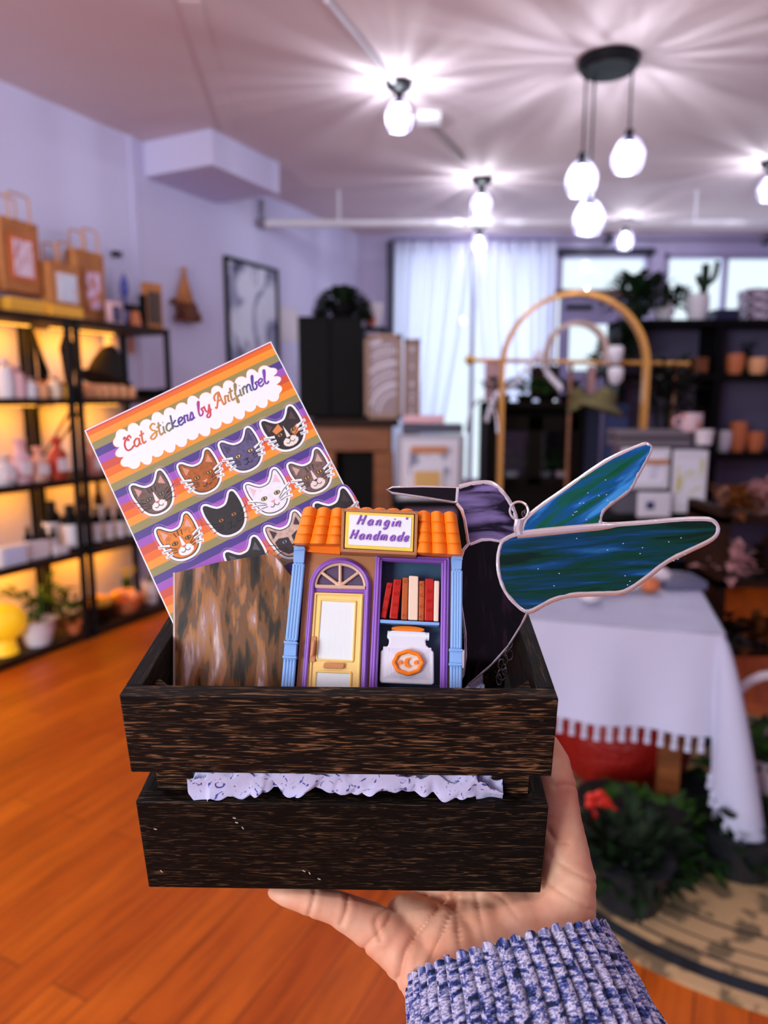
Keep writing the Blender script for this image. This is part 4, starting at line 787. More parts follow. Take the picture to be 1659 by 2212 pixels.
# ------------------------------------------------------------------ left shelving
d_f = .42; sF = wls(365, 780, d_f); sM = wls(178, 1000, d_f); ZB_ = [1.965, 1.50, 1.03, .57, .11]
for v_, i_ in ((688, 0), (860, 1), (1032, 2), (1192, 3), (1372, 4)): ZB_[i_] = wl(170, v_, d_f).z
def shelf_unit(s0, s1, label, nb):
    t = thing('shelving_unit', label, 'shelving', W3(s0, 0, 0), WA, 'steel and wood shelving units on the left wall'); w_ = s1 - s0
    for x in (.015, w_ - .015):
        for y in (-.02, -d_f): MB().box((x, y, ZB_[0] / 2), (.03, .03, ZB_[0])).build('post', STL, t)
    for z in ZB_: MB().bb(0, w_, -d_f - .01, -.005, z - .04, z).build('shelf_board', DKW, t, bevel=.004)
    for x in (.015, w_ - .015): MB().cyl((x, -.02, ZB_[2]), (x, -d_f, ZB_[1] - .06), .008, n=6).build('side_brace', STL, t)
    return t
shelf_unit(sM - .0, sF, 'far black steel shelving unit with brown boards, its open end beside the wall art', 0)
shelf_unit(sM - 1.5, sM - .035, 'near black steel shelving unit with brown boards, cut by the left edge', 0)
# warm led strips under the boards
LED = bpy.data.materials.new('amber_led'); LED.use_nodes = True; bs = LED.node_tree.nodes['Principled BSDF']; bs.inputs['Emission Color'].default_value = (1, .42, .03, 1); bs.inputs['Emission Strength'].default_value = 2
names = ['top', 'second', 'third', 'fourth']
for i in range(4):
    for j, (a, c) in enumerate(((sM - 1.4, sM - .1), (sM + .05, sM + .55))):
        t = thing('led_strip', 'warm led strip under the %s board of the %s shelving unit' % (names[i], ('near', 'far')[j]), 'led strip', W3((a + c) / 2, .16, ZB_[i] - .045), WA, 'warm shelf lights')
        MB().box((0, 0, 0), (c - a, .02, .008)).build('diffuser', LED, t)
        l = bpy.data.lights.new('led_light', 'AREA'); l.shape = 'RECTANGLE'; l.size = c - a; l.size_y = .03; l.energy = (5.6 if j == 0 else 2.1) * (1.15, 1, .75, 1.1)[i]; l.color = (1, .36, .008)
        o = bpy.data.objects.new('led_light', l); COL.objects.link(o); o.parent = t; o.location = (0, 0, -.008); o.rotation_euler = (.35, 0, 0)
def on_shelf(u, i, d, v=None, zoff=0):
    p = wl(u, v if v else (620, 780, 950, 1130, 1290)[i], d); return V((p.x, p.y, ZB_[i] + zoff))
def scl(u0, u1, d):  # metric width along wall between pixel columns
    return wls(u1, 800, d) - wls(u0, 800, d)
def zw(v, u, d): return wl(u, v, d).z
# gift bags
def bag(u0, u1, vt, vb, d, label, pm, handle_top, zoff, blank=False):
    w_ = scl(u0, u1, d); z0 = ZB_[0] + zoff; h = zw(vt, (u0 + u1) / 2, d) - z0; um = (u0 + u1) / 2
    t = thing('gift_bag', label, 'gift bag', W3(wls(um, vb, d), d, z0), WA + .12, 'kraft gift bags on the top shelf')
    MB().box((0, .05, h / 2), (w_, .1, h)).build('bag_body', KRA, t, bevel=.004)
    hh_ = zw(handle_top, um, d) - z0
    for y in (.0, .1): MB().tube(smoothpoly([(-w_ * .28, y, h - .02), (-w_ * .28, y, h + (hh_ - h) * .8), (-w_ * .2, y, hh_), (w_ * .2, y, hh_), (w_ * .28, y, h + (hh_ - h) * .8), (w_ * .28, y, h - .02)], 4), .006, 6).build('handle', plain('twine', (206, 140, 70), .7), t)
    MB().bb(-w_ * .34, w_ * .34, -.008, -.001, h * .16, h * .78).build('print_frame', pm[0], t); MB().bb(-w_ * .25, w_ * .25, -.012, -.007, h * .22, h * .72).build('print', pm[1], t)
PR1 = mat('pink_print', (232, 210, 226), .5, n=((196, 120, 130), (40, 40, 12), .5, .62, 4, 1)); PR2 = mat('blossom_print', (206, 214, 232), .5, n=((226, 110, 140), (9, 9, 9), .52, .66, 3))
bag(10, 98, 478, 640, .26, 'tall kraft gift bag with rust-framed pink print, leftmost in full view', (plain('rust_frame', (206, 100, 36), .5), PR1), 425, .13)
bag(112, 182, 570, 660, .28, 'kraft gift bag with white blossom print panel between the two taller bags', (OFF, PR2), 528, .06)
bag(172, 236, 545, 690, .20, 'kraft gift bag with lilac ribbon print standing behind the blossom one', (KRA, mat('ribbon_print', (226, 190, 226), .5, n=((190, 110, 70), (14, 14, 14), .48, .6, 2))), 500, .0)
bag(-70, -2, 560, 690, .26, 'kraft gift bag mostly cut off by the left picture edge', (KRA, PR1), 520, .0)
def boxy(name, u0, u1, v0, v1, i, d, dep, mt, label, cat, z0=None, group=None, rz=0, face=None, taper=1.):
    zb = ZB_[i] if z0 is None else z0; w_ = scl(u0, u1, d); um = (u0 + u1) / 2; h = max(.01, zw(v0, um, d) - zb); s_ = wls(um, (v0 + v1) / 2, d)
    t = thing(name, label, cat, W3(s_, d - dep / 2, zb), WA + rz, group)
    MB().box((0, 0, h / 2), (w_, dep, h), taper=taper).build('body', mt, t, bevel=min(.006, w_ * .08))
    if face: MB().bb(-w_ * .36, w_ * .36, -dep / 2 - .003, -dep / 2 + .001, h * .15, h * .82).build('front_label', face, t)
    return t
boxy('display_riser', 22, 110, 646, 680, 0, .3, .2, AMB, 'amber riser box lifting the tall kraft gift bag', 'display riser')
boxy('display_riser', 112, 182, 662, 684, 0, .32, .18, AMB, 'low amber riser box lifting the blossom gift bag', 'display riser')
boxy('boxed_card', 240, 264, 652, 700, 0, .3, .05, PNK, 'small pink boxed card on the top shelf', 'card', face=plain('navy_print', (60, 50, 90), .5))
boxy('picture_book', 318, 350, 612, 700, 0, .24, .05, KRA, 'brown picture block leaning at the far end of the top shelf', 'picture block', rz=-.15, face=plain('dark_print', (70, 50, 40), .5))
t = thing('black_sculpture', 'black angular sculpture with outstretched arms on the top shelf', 'sculpture', on_shelf(285, 0, .22), WA)
MB().bb(-.07, .09, -.02, .02, .12, .16).bb(-.02, .03, -.025, .025, 0, .16).bb(.07, .11, -.02, .02, 0, .24).prism([(-.06, .0), (-.01, .0), (-.02, .1)], -.02, .02, T=Matrix.Rotation(PI / 2, 4, 'X')).build('figure', BLK, t, bevel=.006)
boxy('small_figurine', 288, 308, 672, 702, 0, .28, .05, TER, 'small peach figurine beside the black sculpture', 'figurine', taper=.6)
t = thing('glass_drop', 'blue teardrop glass ornament standing above the black sculpture', 'ornament', W3(wls(268, 610, .12), .12, ZB_[0]), WA)
h = zw(588, 268, .12) - ZB_[0]; MB().lathe([(.02, 0), (.008, .02), (.008, h * .55), (.032, h * .68), (.03, h * .78), (.012, h * .93), (0, h)], (0, 0, 0), 14).build('drop', plain('blue_glass', (70, 76, 160), .15), t)
t = thing('wall_trinket', 'tiny brown bird-shaped trinket hanging on the wall above the blue drop', 'wall ornament', wl(250, 548, .03), WA)
MB().ball((0, 0, 0), (.035, .02, .022)).prism([(.02, 0), (.06, .03), (.05, -.02)], -.004, .004, T=Matrix.Rotation(PI / 2, 4, 'X')).build('trinket', DKW, t)
# second level
t = thing('necklace_bust', 'tall black curved necklace bust on the second shelf', 'display bust', on_shelf(147, 1, .3), WA)
h = zw(718, 147, .3) - ZB_[1]; MB().lathe([(.06, 0), (.055, .02), (.03, .1), (.045, h * .55), (.055, h * .75), (.03, h * .92), (.012, h)], (0, 0, 0), 16, sy=.5).build('bust', BLK, t)
t = thing('black_display_hand', 'slender black leaf-shaped ring stand leaning at the left of the second shelf', 'ring stand', on_shelf(92, 1, .26), WA)
h = zw(715, 88, .26) - ZB_[1]; MB().prism([(-.03, 0), (.05, 0), (.035, h * .4), (-.05, h), (-.03, h * .5)], -.01, .01, T=Matrix.Rotation(PI / 2, 4, 'X')).build('stand', BLK, t, bevel=.004)
t = thing('black_hat', 'wide black domed hat resting on round wax melts on the second shelf', 'hat', on_shelf(222, 1, .24, zoff=.11), WA)
MB().lathe([(.17, .0), (.18, .012), (.12, .03), (.10, .12), (.07, .2), (.03, .24), (0, .245)], (0, 0, 0), 20, T=Matrix.Rotation(.35, 4, 'Y')).build('hat', mat('black_felt', (24, 14, 8), .9), t)
for k in range(6):
    u = 186 + k * 18; t = thing('wax_melt', 'peach round wax melt, number order from the left bay: %s' % ('leftmost', 'second', 'third', 'fourth', 'fifth', 'rightmost')[k] if 0 else 'peach round wax melt under the black hat, %s of six' % ('first from the left', 'second from the left', 'third from the left', 'third from the right', 'second from the right', 'last on the right')[k], 'wax melt', on_shelf(u, 1, .34), WA, 'peach wax melts under the hat')
    MB().lathe([(.035, 0), (.042, .02), (.042, .06), (.03, .085), (0, .09)], (0, 0, 0), 14).build('wax', WAX, t)
t = thing('black_cloth', 'low black scarf lying at the far end of the second shelf', 'scarf', on_shelf(318, 1, .3), WA)
MB().ball((0, 0, .03), (.16, .08, .035), 18, 8).ball((.1, -.02, .03), (.08, .07, .04), 14, 8).build('scarf', BLK, t)
boxy('white_box', 232, 256, 700, 745, 1, .1, .05, OFF, 'white carton behind the black hat on the second shelf', 'box')
random.seed(11)
for k, (u, v, mt, lb) in enumerate(((8, 775, OFF, 'white'), (32, 790, PNK, 'pink'), (58, 815, OFF, 'pale'), (84, 822, WAX, 'peach'), (112, 812, plain('cream2', (226, 200, 176), .6), 'cream'), (136, 826, AMB, 'amber'))):
    t = thing('soap_bundle', '%s wrapped soap bundle on the second shelf %s' % (lb, ('at the picture edge', 'next to the edge', 'before the ring stand', 'under the ring stand', 'between ring stand and bust', 'beside the tall bust')[k]), 'soap', on_shelf(u, 1, .34), WA, 'wrapped soaps on the second shelf'); h = zw(v, u, .34) - ZB_[1]
    MB().lathe([(.045, 0), (.05, h * .4), (.04, h * .75), (.015, h * .85), (.03, h)], (0, 0, 0), 12).build('wrap', mt, t); MB().tube([(.02 * cos(a), .02 * sin(a), h * .85) for a in [PI * i / 6 for i in range(12)]], .004, 5, closed=True).build('tie', BRS, t)
# third level: bagged goods
for k, (u, v, mt, lb) in enumerate(((5, 985, OFF, 'white bag of sweets at the picture edge on the third shelf'), (42, 948, PNK, 'tall pink bag of sweets on the third shelf'), (80, 965, plain('peach_bag', (226, 170, 150), .4), 'peach bag of sweets on the third shelf'), (122, 945, plain('red_bag', (190, 70, 50), .4), 'red bag of sweets beside the steel post on the third shelf'), (200, 955, plain('pink_bag', (214, 150, 140), .4), 'rose bag of sweets just right of the steel post'))):
    t = thing('sweet_bag', lb, 'bag', on_shelf(u, 2, .36), WA, 'bags of sweets on the third shelf'); h = zw(v, u, .36) - ZB_[2]
    MB().lathe([(.05, 0), (.065, h * .2), (.06, h * .6), (.02, h * .78), (.045, h)], (0, 0, 0), 12, sy=.6).build('bag', mt, t, ang=20); MB().bb(-.03, .03, -.05, -.036, h * .2, h * .5).build('label', OFF, t)
# fourth level: bottles and jars
def bottle(u, v, i, d, r, label, lab=True, mt=BLK, cap=STL):
    t = thing('bottle', label, 'bottle', on_shelf(u, i, d), WA, 'black bottles with white labels'); h = zw(v, u, d) - ZB_[i]
    MB().lathe([(r, 0), (r, h * .66), (r * .8, h * .76), (r * .4, h * .8)], (0, 0, 0), 16).build('glass', mt, t); MB().cyl((0, 0, h * .78), (0, 0, h), r * .55, r * .5, 12).build('cap', cap, t)
    if lab: MB().lathe([(r * 1.02, h * .08), (r * 1.02, h * .58)], (0, 0, 0), 16).build('label', WPA, t)
ORD = ('first', 'second', 'third', 'fourth', 'fifth', 'sixth')
for k in range(4): bottle(58 + k * 18, 1138, 3, .34, .022, 'small dropper bottle with white label, %s from the left in the front row' % ORD[k])
for k, u in enumerate((112, 152)): bottle(u, 1082 + 8 * k, 3, .22 + .1 * k, .055, ('wide black candle jar with grey label behind the droppers', 'wide black candle jar with white label beside the steel post')[k])
for k, u in enumerate((188, 216)): bottle(u, 1040, 3, .14, .032, 'amber bottle at the back of the fourth shelf, %s of the post' % ('just right', 'further right')[k], mt=DKW)
for k, u in enumerate((186, 208, 234, 258, 280)): bottle(u, 1096, 3, .33, .03, 'black bottle with white label right of the steel post, %s from the post' % ORD[k])
bt = boxy('product_carton', 2, 62, 1178, 1222, 3, .40, .06, WPA, 'white flat carton with orange end at the front of the fourth shelf', 'box', z0=ZB_[3], face=plain('pale_blue_print', (190, 200, 236), .5))
boxy('product_carton', 62, 108, 1170, 1192, 3, .38, .05, OFF, 'second white carton in front of the dropper bottles', 'box', z0=ZB_[3])
boxy('price_card', 118, 150, 1178, 1196, 3, .40, .02, OFF, 'small pale blue price card before the wide candle jars', 'card', z0=ZB_[3])
# bottom level: plants and pots
def leaves(mb, c, R, n, L, W, up=.4, mi=0):
    for _ in range(n):
        a = random.uniform(0, 2 * PI); e = random.uniform(-.2, 1) ; d = V((cos(a), sin(a), up * 2 * e)).normalized(); r = random.uniform(.1, 1)
        p = V(c) + V((d.x * R[0], d.y * R[1], d.z * R[2])) * r; mb.leaf(p, d + V((0, 0, .1)), L * random.uniform(.6, 1.3), W * random.uniform(.7, 1.2), mi, droop=random.uniform(.1, .5))
    return mb
def potted(name, loc, r, h, potm, leafm, n, R, L, W, label, cat='potted plant', rz=0, group=None, seed=1):
    random.seed(seed); t = thing(name, label, cat, loc, rz, group)
    MB().lathe([(r * .7, 0), (r * .95, h * .6), (r, h * .94), (r * 1.06, h), (r * .9, h), (r * .86, h * .9), (0, h * .88)], (0, 0, 0), 20).build('pot', potm, t)
    mb = MB(); leaves(mb, (0, 0, h + R[2] * .5), R, n, L, W)
    for _ in range(5): a = random.uniform(0, 6); mb.tube([(0, 0, h * .88), (cos(a) * R[0] * .5, sin(a) * R[1] * .5, h + R[2] * .6)], .004, 5)
    mb.build('foliage', leafm, t, smooth=False); return t
potted('potted_plant', on_shelf(76, 4, .33), .10, .15, WPA, GRE, 60, (.16, .14, .16), .12, .03, 'trailing green plant in a white face-print pot on the bottom shelf', rz=WA, seed=4)
potted('potted_plant', on_shelf(155, 4, .36), .05, .07, TER, DGR, 26, (.09, .09, .12), .12, .025, 'small dark leafy plant against the steel post on the bottom shelf', rz=WA, seed=5)
t = thing('yellow_lantern', 'glowing yellow paper lantern at the left of the bottom shelf', 'lantern', on_shelf(2, 4, .3), WA)
YEM = bpy.data.materials.new('lit_yellow_paper'); YEM.use_nodes = True; bs = YEM.node_tree.nodes['Principled BSDF']; bs.inputs['Base Color'].default_value = (*lin((240, 190, 30)), 1); bs.inputs['Emission Color'].default_value = (1, .5, .01, 1); bs.inputs['Emission Strength'].default_value = .3
MB().ball((0, 0, .18), (.13, .11, .11), 18, 12).cyl((0, 0, 0), (0, 0, .09), .07, .05).build('lantern_shade', YEM, t)
t = thing('wooden_bowl', 'dark wooden bowl right of the post on the bottom shelf', 'bowl', on_shelf(212, 4, .3), WA)
MB().lathe([(.05, 0), (.09, .05), (.11, .11), (.1, .11), (.07, .05), (0, .03)], (0, 0, 0), 20).build('bowl', DKW, t)
tag(MB().ball((0, 0, .0), (.085, .085, .05), 16, 10).build('yellow_squash', AMB, loc=on_shelf(212, 4, .3, zoff=.125)), 'glossy yellow squash sitting in the dark wooden bowl', 'squash')
t = thing('wicker_basket', 'orange wicker basket on the bottom shelf between bowl and white pot', 'basket', on_shelf(268, 4, .28), WA)
MB().lathe([(.09, 0), (.12, .06), (.13, .1), (.12, .1), (.1, .05), (0, .02)], (0, 0, 0), 20).build('basket', TER, t)
for k in range(5):
    a = k * 1.3; tag(MB().ball((0, 0, 0), (.04, .04, .035), 12, 8).build('gourd', (WAX, AMB)[k % 2], loc=on_shelf(268, 4, .28, zoff=.11 + .012 * (k == 4)) + V((cos(a) * .065 * (k < 4), sin(a) * .065 * (k < 4), 0))), ('peach gourd', 'amber gourd')[k % 2] + ' in the orange basket, ' + ('at its back', 'at its left', 'at its front', 'at its right', 'in the middle of the heap')[k], 'gourd', 'gourds in the basket')
potted('potted_plant', on_shelf(326, 4, .3), .06, .16, OFF, GRE, 12, (.05, .05, .06), .05, .012, 'white ribbed pot at the far end of the bottom shelf', rz=WA, seed=6)
potted('potted_plant', on_shelf(276, 4, .12), .035, .17, GRE, YGR, 14, (.05, .05, .1), .06, .02, 'thin vase of yellow flowers at the back of the bottom shelf', rz=WA, seed=7)

# ------------------------------------------------------------------ left wall things
t = thing('dried_flower_bundle', 'hanging dried flower bundle in brown paper on the left wall', 'dried flowers', wl(400, 640, .04), WA)
z1, z0 = zw(576, 396, .04) - zw(640, 400, .04), zw(700, 402, .04) - zw(640, 400, .04)
MB().lathe([(.025, z1), (.02, z1 - .04), (.035, z1 - .1), (.095, z0 + .17), (.08, z0 + .15), (0, z0 + .15)][::-1], (0, 0, 0), 14, sy=.5).build('paper_wrap', KRA, t)
mb = MB(); random.seed(2); [mb.ball((random.gauss(0, .045), random.uniform(-.045, .01), z0 + .10 + random.uniform(-.07, .06)), .026, 8, 6) for _ in range(60)]; mb.build('flower_heads', plain('dry_petals', (110, 64, 46), .8), t)
def wallpic(u0, u1, v0, v1, label, fm, pm, name='framed_picture', fr=.03, dep=.03, mat_=None):
    um, vm = (u0 + u1) / 2, (v0 + v1) / 2; w_ = wls(u1, vm, 0) - wls(u0, vm, 0); z1 = (zw(v0, um, 0)); z0 = zw(v1, um, 0)
    t = thing(name, label, 'picture', W3((wls(u1, vm, 0) + wls(u0, vm, 0)) / 2, 0, z0), WA); h = z1 - z0
    f = MB(); f.bb(-w_ / 2, -w_ / 2 + fr, -dep, 0, 0, h).bb(w_ / 2 - fr, w_ / 2, -dep, 0, 0, h).bb(-w_ / 2, w_ / 2, -dep, 0, 0, fr).bb(-w_ / 2, w_ / 2, -dep, 0, h - fr, h); f.build('frame', fm, t)
    MB().bb(-w_ / 2 + fr, w_ / 2 - fr, -dep * .5, -.002, fr, h - fr).build('artwork', pm, t)
ABS = mat('abstract_painting', (206, 208, 226), .5, n=((58, 60, 96), (4, 4, 2.2), .46, .62, 3, 1.2, [(.52, (150, 152, 182))]))
wallpic(486, 598, 568, 790, 'large abstract painting in blue grey washes with black frame', BLK, ABS)
wallpic(603, 642, 664, 738, 'small white unframed print between the painting and black cabinet', OFF, OFF, 'art_print', .01, .01)
wallpic(270, 292, 722, 770, 'pale card with brown blot pinned on the wall behind the open shelf', OFF, TER, 'art_card', .02, .01)

# ------------------------------------------------------------------ mantel, cabinet, carved panel
def bxy(u, v, Y): return atY(u, v, Y)
MY = 5.7; mt_z = bxy(760, 905, MY).z; x0, x1 = bxy(668, 900, MY).x, bxy(862, 900, MY).x
t = thing('wooden_mantel', 'worn orange-brown wooden mantel with a black opening', 'mantel', ((x0 + x1) / 2, MY, 0)); hw_ = (x1 - x0) / 2
MB().bb(-hw_, hw_, -.0, .5, mt_z - .06, mt_z).build('mantel_top', DKW, t, bevel=.01); MB().bb(-hw_ + .04, hw_ - .06, .03, .4, mt_z - .26, mt_z - .06).build('frieze', MDW, t, bevel=.01)
for s_ in (-1, 1): MB().bb(s_ * (hw_ - .12) - .08, s_ * (hw_ - .12) + .08, .03, .4, 0, mt_z - .26).build('mantel_leg', MDW, t, bevel=.01)
MB().bb(-hw_ + .2, hw_ - .2, .2, .4, 0, mt_z - .26).build('firebox', BLK, t)
cx0, cx1 = bxy(648, 800, 6.1).x, bxy(784, 800, 6.1).x; cz = bxy(700, 686, 6.1).z
t = thing('black_cabinet', 'tall plain black cabinet standing on the mantel', 'cabinet', ((cx0 + cx1) / 2, 6.0, mt_z)); hw_ = (cx1 - cx0) / 2; hh_ = cz - mt_z
MB().bb(-hw_, hw_, 0, .12, 0, hh_).build('body', BLK, t, bevel=.008)
for s_ in (-1, 1): d_ = MB().bb(s_ * hw_ / 2 - hw_ / 2 + .01, s_ * hw_ / 2 + hw_ / 2 - .01, -.02, 0, .02, hh_ - .02).build('door', BLK, t, bevel=.004); MB().ball((-s_ * .0 + s_ * .05, -.03, hh_ * .5), .012).build('knob', STL, d_)
t = potted('dark_wreath', ((cx0 + cx1) / 2 + .1, 6.07, cz), .12, .1, BLK, DGR, 5, (.1, .03, .1), .05, .02, 'dark round greenery arrangement on top of the black cabinet', 'plant', seed=9)
mb = MB(); random.seed(21)
for _ in range(1100):
    a = random.uniform(-.25, PI + .25); r_ = random.uniform(.08, .21); mb.leaf((cos(a) * r_, random.uniform(-.04, .04), .02 + sin(a) * r_ * .95), (cos(a), random.uniform(-.5, .5), sin(a)), .07, .016)
mb.build('wreath_ring', DGR, t, smooth=False)
p = bxy(810, 706, 6.3); t = thing('corner_shelf', 'narrow dark shelf unit beside the black cabinet', 'shelf', (p.x, 6.3, p.z))
MB().bb(-.12, .1, 0, .2, -.03, 0).build('board', BLK, t, bevel=.004); MB().bb(-.12, -.09, .0, .2, -p.z, -.03).bb(.06, .09, .0, .2, -p.z, -.03).build('side_panel', BLK, t, bevel=.002)
t = thing('potted_plant', 'white pot with coral bloom on the small dark shelf', 'potted plant', (p.x - .03, 6.38, p.z)); MB().lathe([(.06, 0), (.09, .1), (.1, .2), (0, .2)], (0, 0, 0), 16).build('pot', OFF, t); MB().ball((0, -.08, .05), .04).build('coral_bloom', plain('coral', (226, 110, 96), .5), t)
# carved folding panel
def carved(u0, u1, v0, v1, Y, label, ang, side):
    p0 = bxy(u0, v1, Y); p1 = bxy(u1, v1, Y); w_ = p1.x - p0.x; h = bxy(u0, v0, Y).z - p0.z
    t = thing('carved_panel', label, 'carved panel', (p0.x, Y, p0.z), ang, 'carved lattice panels'); PN = plain('taupe_panel', (150, 132, 136), .6); PW = plain('whitewashed_carving', (206, 198, 210), .6)
    MB().bb(0, w_, .01, .02, 0, h).build('backing', PN, t); f = MB(); f.bb(0, .035, -.01, .03, 0, h).bb(w_ - .035, w_, -.01, .03, 0, h).bb(0, w_, -.01, .03, 0, .035).bb(0, w_, -.01, .03, h - .035, h); f.build('panel_frame', plain('tan_frame', (150, 118, 100), .5), t, bevel=.003)
    c = MB(); cx_ = w_ - .04 if side else .04
    for k, R_ in enumerate((.16, .24, .33, .42, .52, .62)):
        R_ *= h / .75
        n_ = 8 + k * 4
        for i in range(n_):
            a = PI / 2 * (i + .5) / n_ + (PI / 2 if side else 0); x = cx_ + cos(a) * R_; z = .05 + sin(a) * R_ * 1.05
            if .05 < x < w_ - .05 and z < h - .05: c.ball((x, .005, z), (.018 if k % 2 else .012, .008, .022), 8, 6)
        arc = [(cx_ + cos(a) * (R_ + .04), .004, .05 + sin(a) * (R_ + .04) * 1.05) for a in [PI / 2 * i / 16 + (PI / 2 if side else 0) for i in range(17)]]; arc = [q_ for q_ in arc if .04 < q_[0] < w_ - .04 and q_[2] < h - .04]
        if len(arc) > 1: c.tube(arc, .007, 6)
    c.build('carving', PW, t)['kind'] = 'stuff'
carved(788, 868, 722, 905, 5.75, 'carved fan-pattern panel standing on the mantel', 0, True)
carved(872, 906, 732, 1000, 5.78, 'narrow carved panel leaning beside the mantel end', 0, False)

# ------------------------------------------------------------------ print racks in the middle
def slab(name, label, cat, u0, u1, v0, v1, Y, dep, mt, face=None, grp=None, parts=None, lean=0):
    a, b_2 = bxy(u0, v1, Y), bxy(u1, v0, Y); w_ = b_2.x - a.x; h = b_2.z - a.z
    t = thing(name, label, cat, ((a.x + b_2.x) / 2, Y, a.z), 0, grp); t.rotation_euler.x = lean
    MB().bb(-w_ / 2, w_ / 2, 0, dep, 0, h).build('body', mt, t, bevel=min(.006, w_ / 10, h / 10))
    if face: MB().bb(-w_ * .38, w_ * .38, -.004, .002, h * .14, h * .86).build('face', face, t)
    return t
def table(u0, u1, v, Y, dep, mt, label, name='display_table'):
    a, b_2 = bxy(u0, v, Y), bxy(u1, v, Y); w_ = b_2.x - a.x; t = thing(name, label, 'table', ((a.x + b_2.x) / 2, Y, 0)); z = a.z
    MB().bb(-w_ / 2, w_ / 2, 0, dep, z - .05, z).build('tabletop', mt, t, bevel=.006)
    for sx in (-1, 1):
        for y in (.05, dep - .05): MB().bb(sx * (w_ / 2 - .06) - .025, sx * (w_ / 2 - .06) + .025, y - .025, y + .025, 0, z - .05).build('leg', mt, t)
    return t
table(846, 1030, 1082, 4.5, .5, BLK, 'black side table under the framed prints at centre left')
t = slab('print_rack', 'grey rack of framed prints on the black side table', 'print rack', 858, 1004, 940, 1082, 4.55, .16, plain('grey_rack', (168, 168, 180), .5))
slab('framed_print', 'white framed print with a tan lettered band and photo, in the grey rack', 'framed print', 868, 992, 950, 1078, 4.52, .02, WPA, mat('soft_print', (214, 216, 226), .5, n=((120, 126, 150), (7, 7, 7), .5, .6, 2)))
slab('kraft_label', 'tan lettered strip across the framed print', 'label', 888, 966, 964, 980, 4.508, .006, plain('tan_lettering', (190, 130, 90), .6))
slab('framed_photo', 'small golden photo in a white mount at the foot of the grey rack', 'framed photo', 886, 960, 1008, 1078, 4.49, .015, WPA, plain('golden_photo', (206, 168, 100), .5))
for k, (u0, u1, v0, v1, mt, lb) in enumerate(((872, 960, 898, 914, PNK, 'flat pale pink album lying on top of the print rack, upper of two'), (870, 1000, 916, 936, GREY, 'flat grey album lying on the print rack, lower of two'))): slab('photo_album', lb, 'album', u0, u1, v0, v1, 4.6, .14, mt)
t = thing('wire_hoop', 'thin silver wire hoop standing beside the albums', 'hoop', bxy(1042, 935, 4.7)); MB().tube([(.1 * cos(a), 0, .0 + .22 * sin(a)) for a in [PI * i / 14 for i in range(15)]], .008, 8).build('hoop', plain('silver', (200, 200, 214), .3, metal=.6), t)

# dark greenhouse cabinet on a dark table
GY = 5.0; gx0, gx1 = bxy(1052, 900, GY).x, bxy(1262, 900, GY).x; gz0, gz1 = bxy(1150, 1046, GY).z, bxy(1150, 868, GY).z
t = thing('plant_cabinet', 'black wooden plant cabinet with glazed doors and an open tray top', 'cabinet', ((gx0 + gx1) / 2, GY, 0)); hw_ = (gx1 - gx0) / 2; BW = mat('black_brown_wood', (15, 9, 6), .6, spec=.12)
MB().bb(-hw_, hw_, .36, .4, gz0 - .7, gz1).bb(-hw_, -hw_ + .04, 0, .4, gz0 - .7, gz1).bb(hw_ - .04, hw_, 0, .4, gz0 - .7, gz1).bb(-hw_, hw_, 0, .4, gz1 - .04, gz1).bb(-hw_, hw_, 0, .4, gz0 - .05, gz0).bb(-hw_, hw_, 0, .4, 0, gz0 - .7).build('carcass', BW, t, bevel=.004)
for s_ in (-1, 1):
    xa, xb = (-hw_ + .04, 0) if s_ < 0 else (0, hw_ - .04)
    d_ = MB().bb(xa, xa + .05, -.02, .01, gz0, gz1 - .1).bb(xb - .05, xb, -.02, .01, gz0, gz1 - .1).bb(xa, xb, -.02, .01, gz0, gz0 + .05).bb(xa, xb, -.02, .01, gz1 - .2, gz1 - .1).build('cabinet_door', BW, t, bevel=.003)
    MB().bb(xa + .05, xb - .05, -.004, 0, gz0 + .05, gz1 - .2).build('pane', GLS, d_, smooth=False)
MB().bb(-hw_, hw_, -.01, 0, 0, gz0 - .05).build('lower_front', BW, t)
for k, (u, sd_) in enumerate(((1105, 31), (1175, 32), (1215, 33))): potted('potted_plant', (bxy(u, 1000, GY + .2).x, GY + .2, gz0), .05, .07, (WPA, WPA, PNK)[k], GRE, 40, (.09, .08, .14), .08, .02, 'small green fern inside the plant cabinet, ' + ('left', 'middle', 'right with pink pot')[k], seed=sd_, group='ferns inside the plant cabinet')
for k, (u, gm) in enumerate(((1085, DGR), (1135, GRE), (1180, GRE), (1225, DGR))): potted('potted_plant', (bxy(u, 860, GY + .15).x, GY + .15, gz1), .07, .05, BLK, gm, 60, (.13, .1, .09), .08, .022, 'bushy green plant along the cabinet top, %s from the left' % ORD[k], seed=41 + k, group='plants along the cabinet top')
# silver branch of lights
t = thing('fairy_light_string', 'silver string of clear fairy lights draped over the cabinet top', 'string lights', bxy(1060, 880, 4.9)); o_ = bxy(1060, 880, 4.9)
pts = [bxy(u, v, 4.9) - o_ for u, v in ((1052, 895), (1070, 850), (1105, 825), (1145, 785), (1165, 755), (1178, 790), (1195, 812), (1212, 830))]; pts = smoothpoly(pts, 5); MB().tube(pts, .006, 6).build('wire', plain('silver_wire', (190, 186, 200), .3, metal=.5), t)
SBL = plain('clear_bulb', (230, 226, 240), .1)
for i in range(0, len(pts), 2): MB().ball(pts[i] + V((0, -.01, -.03)), (.016, .016, .026), 10, 8).build('light_bulb', SBL, t)
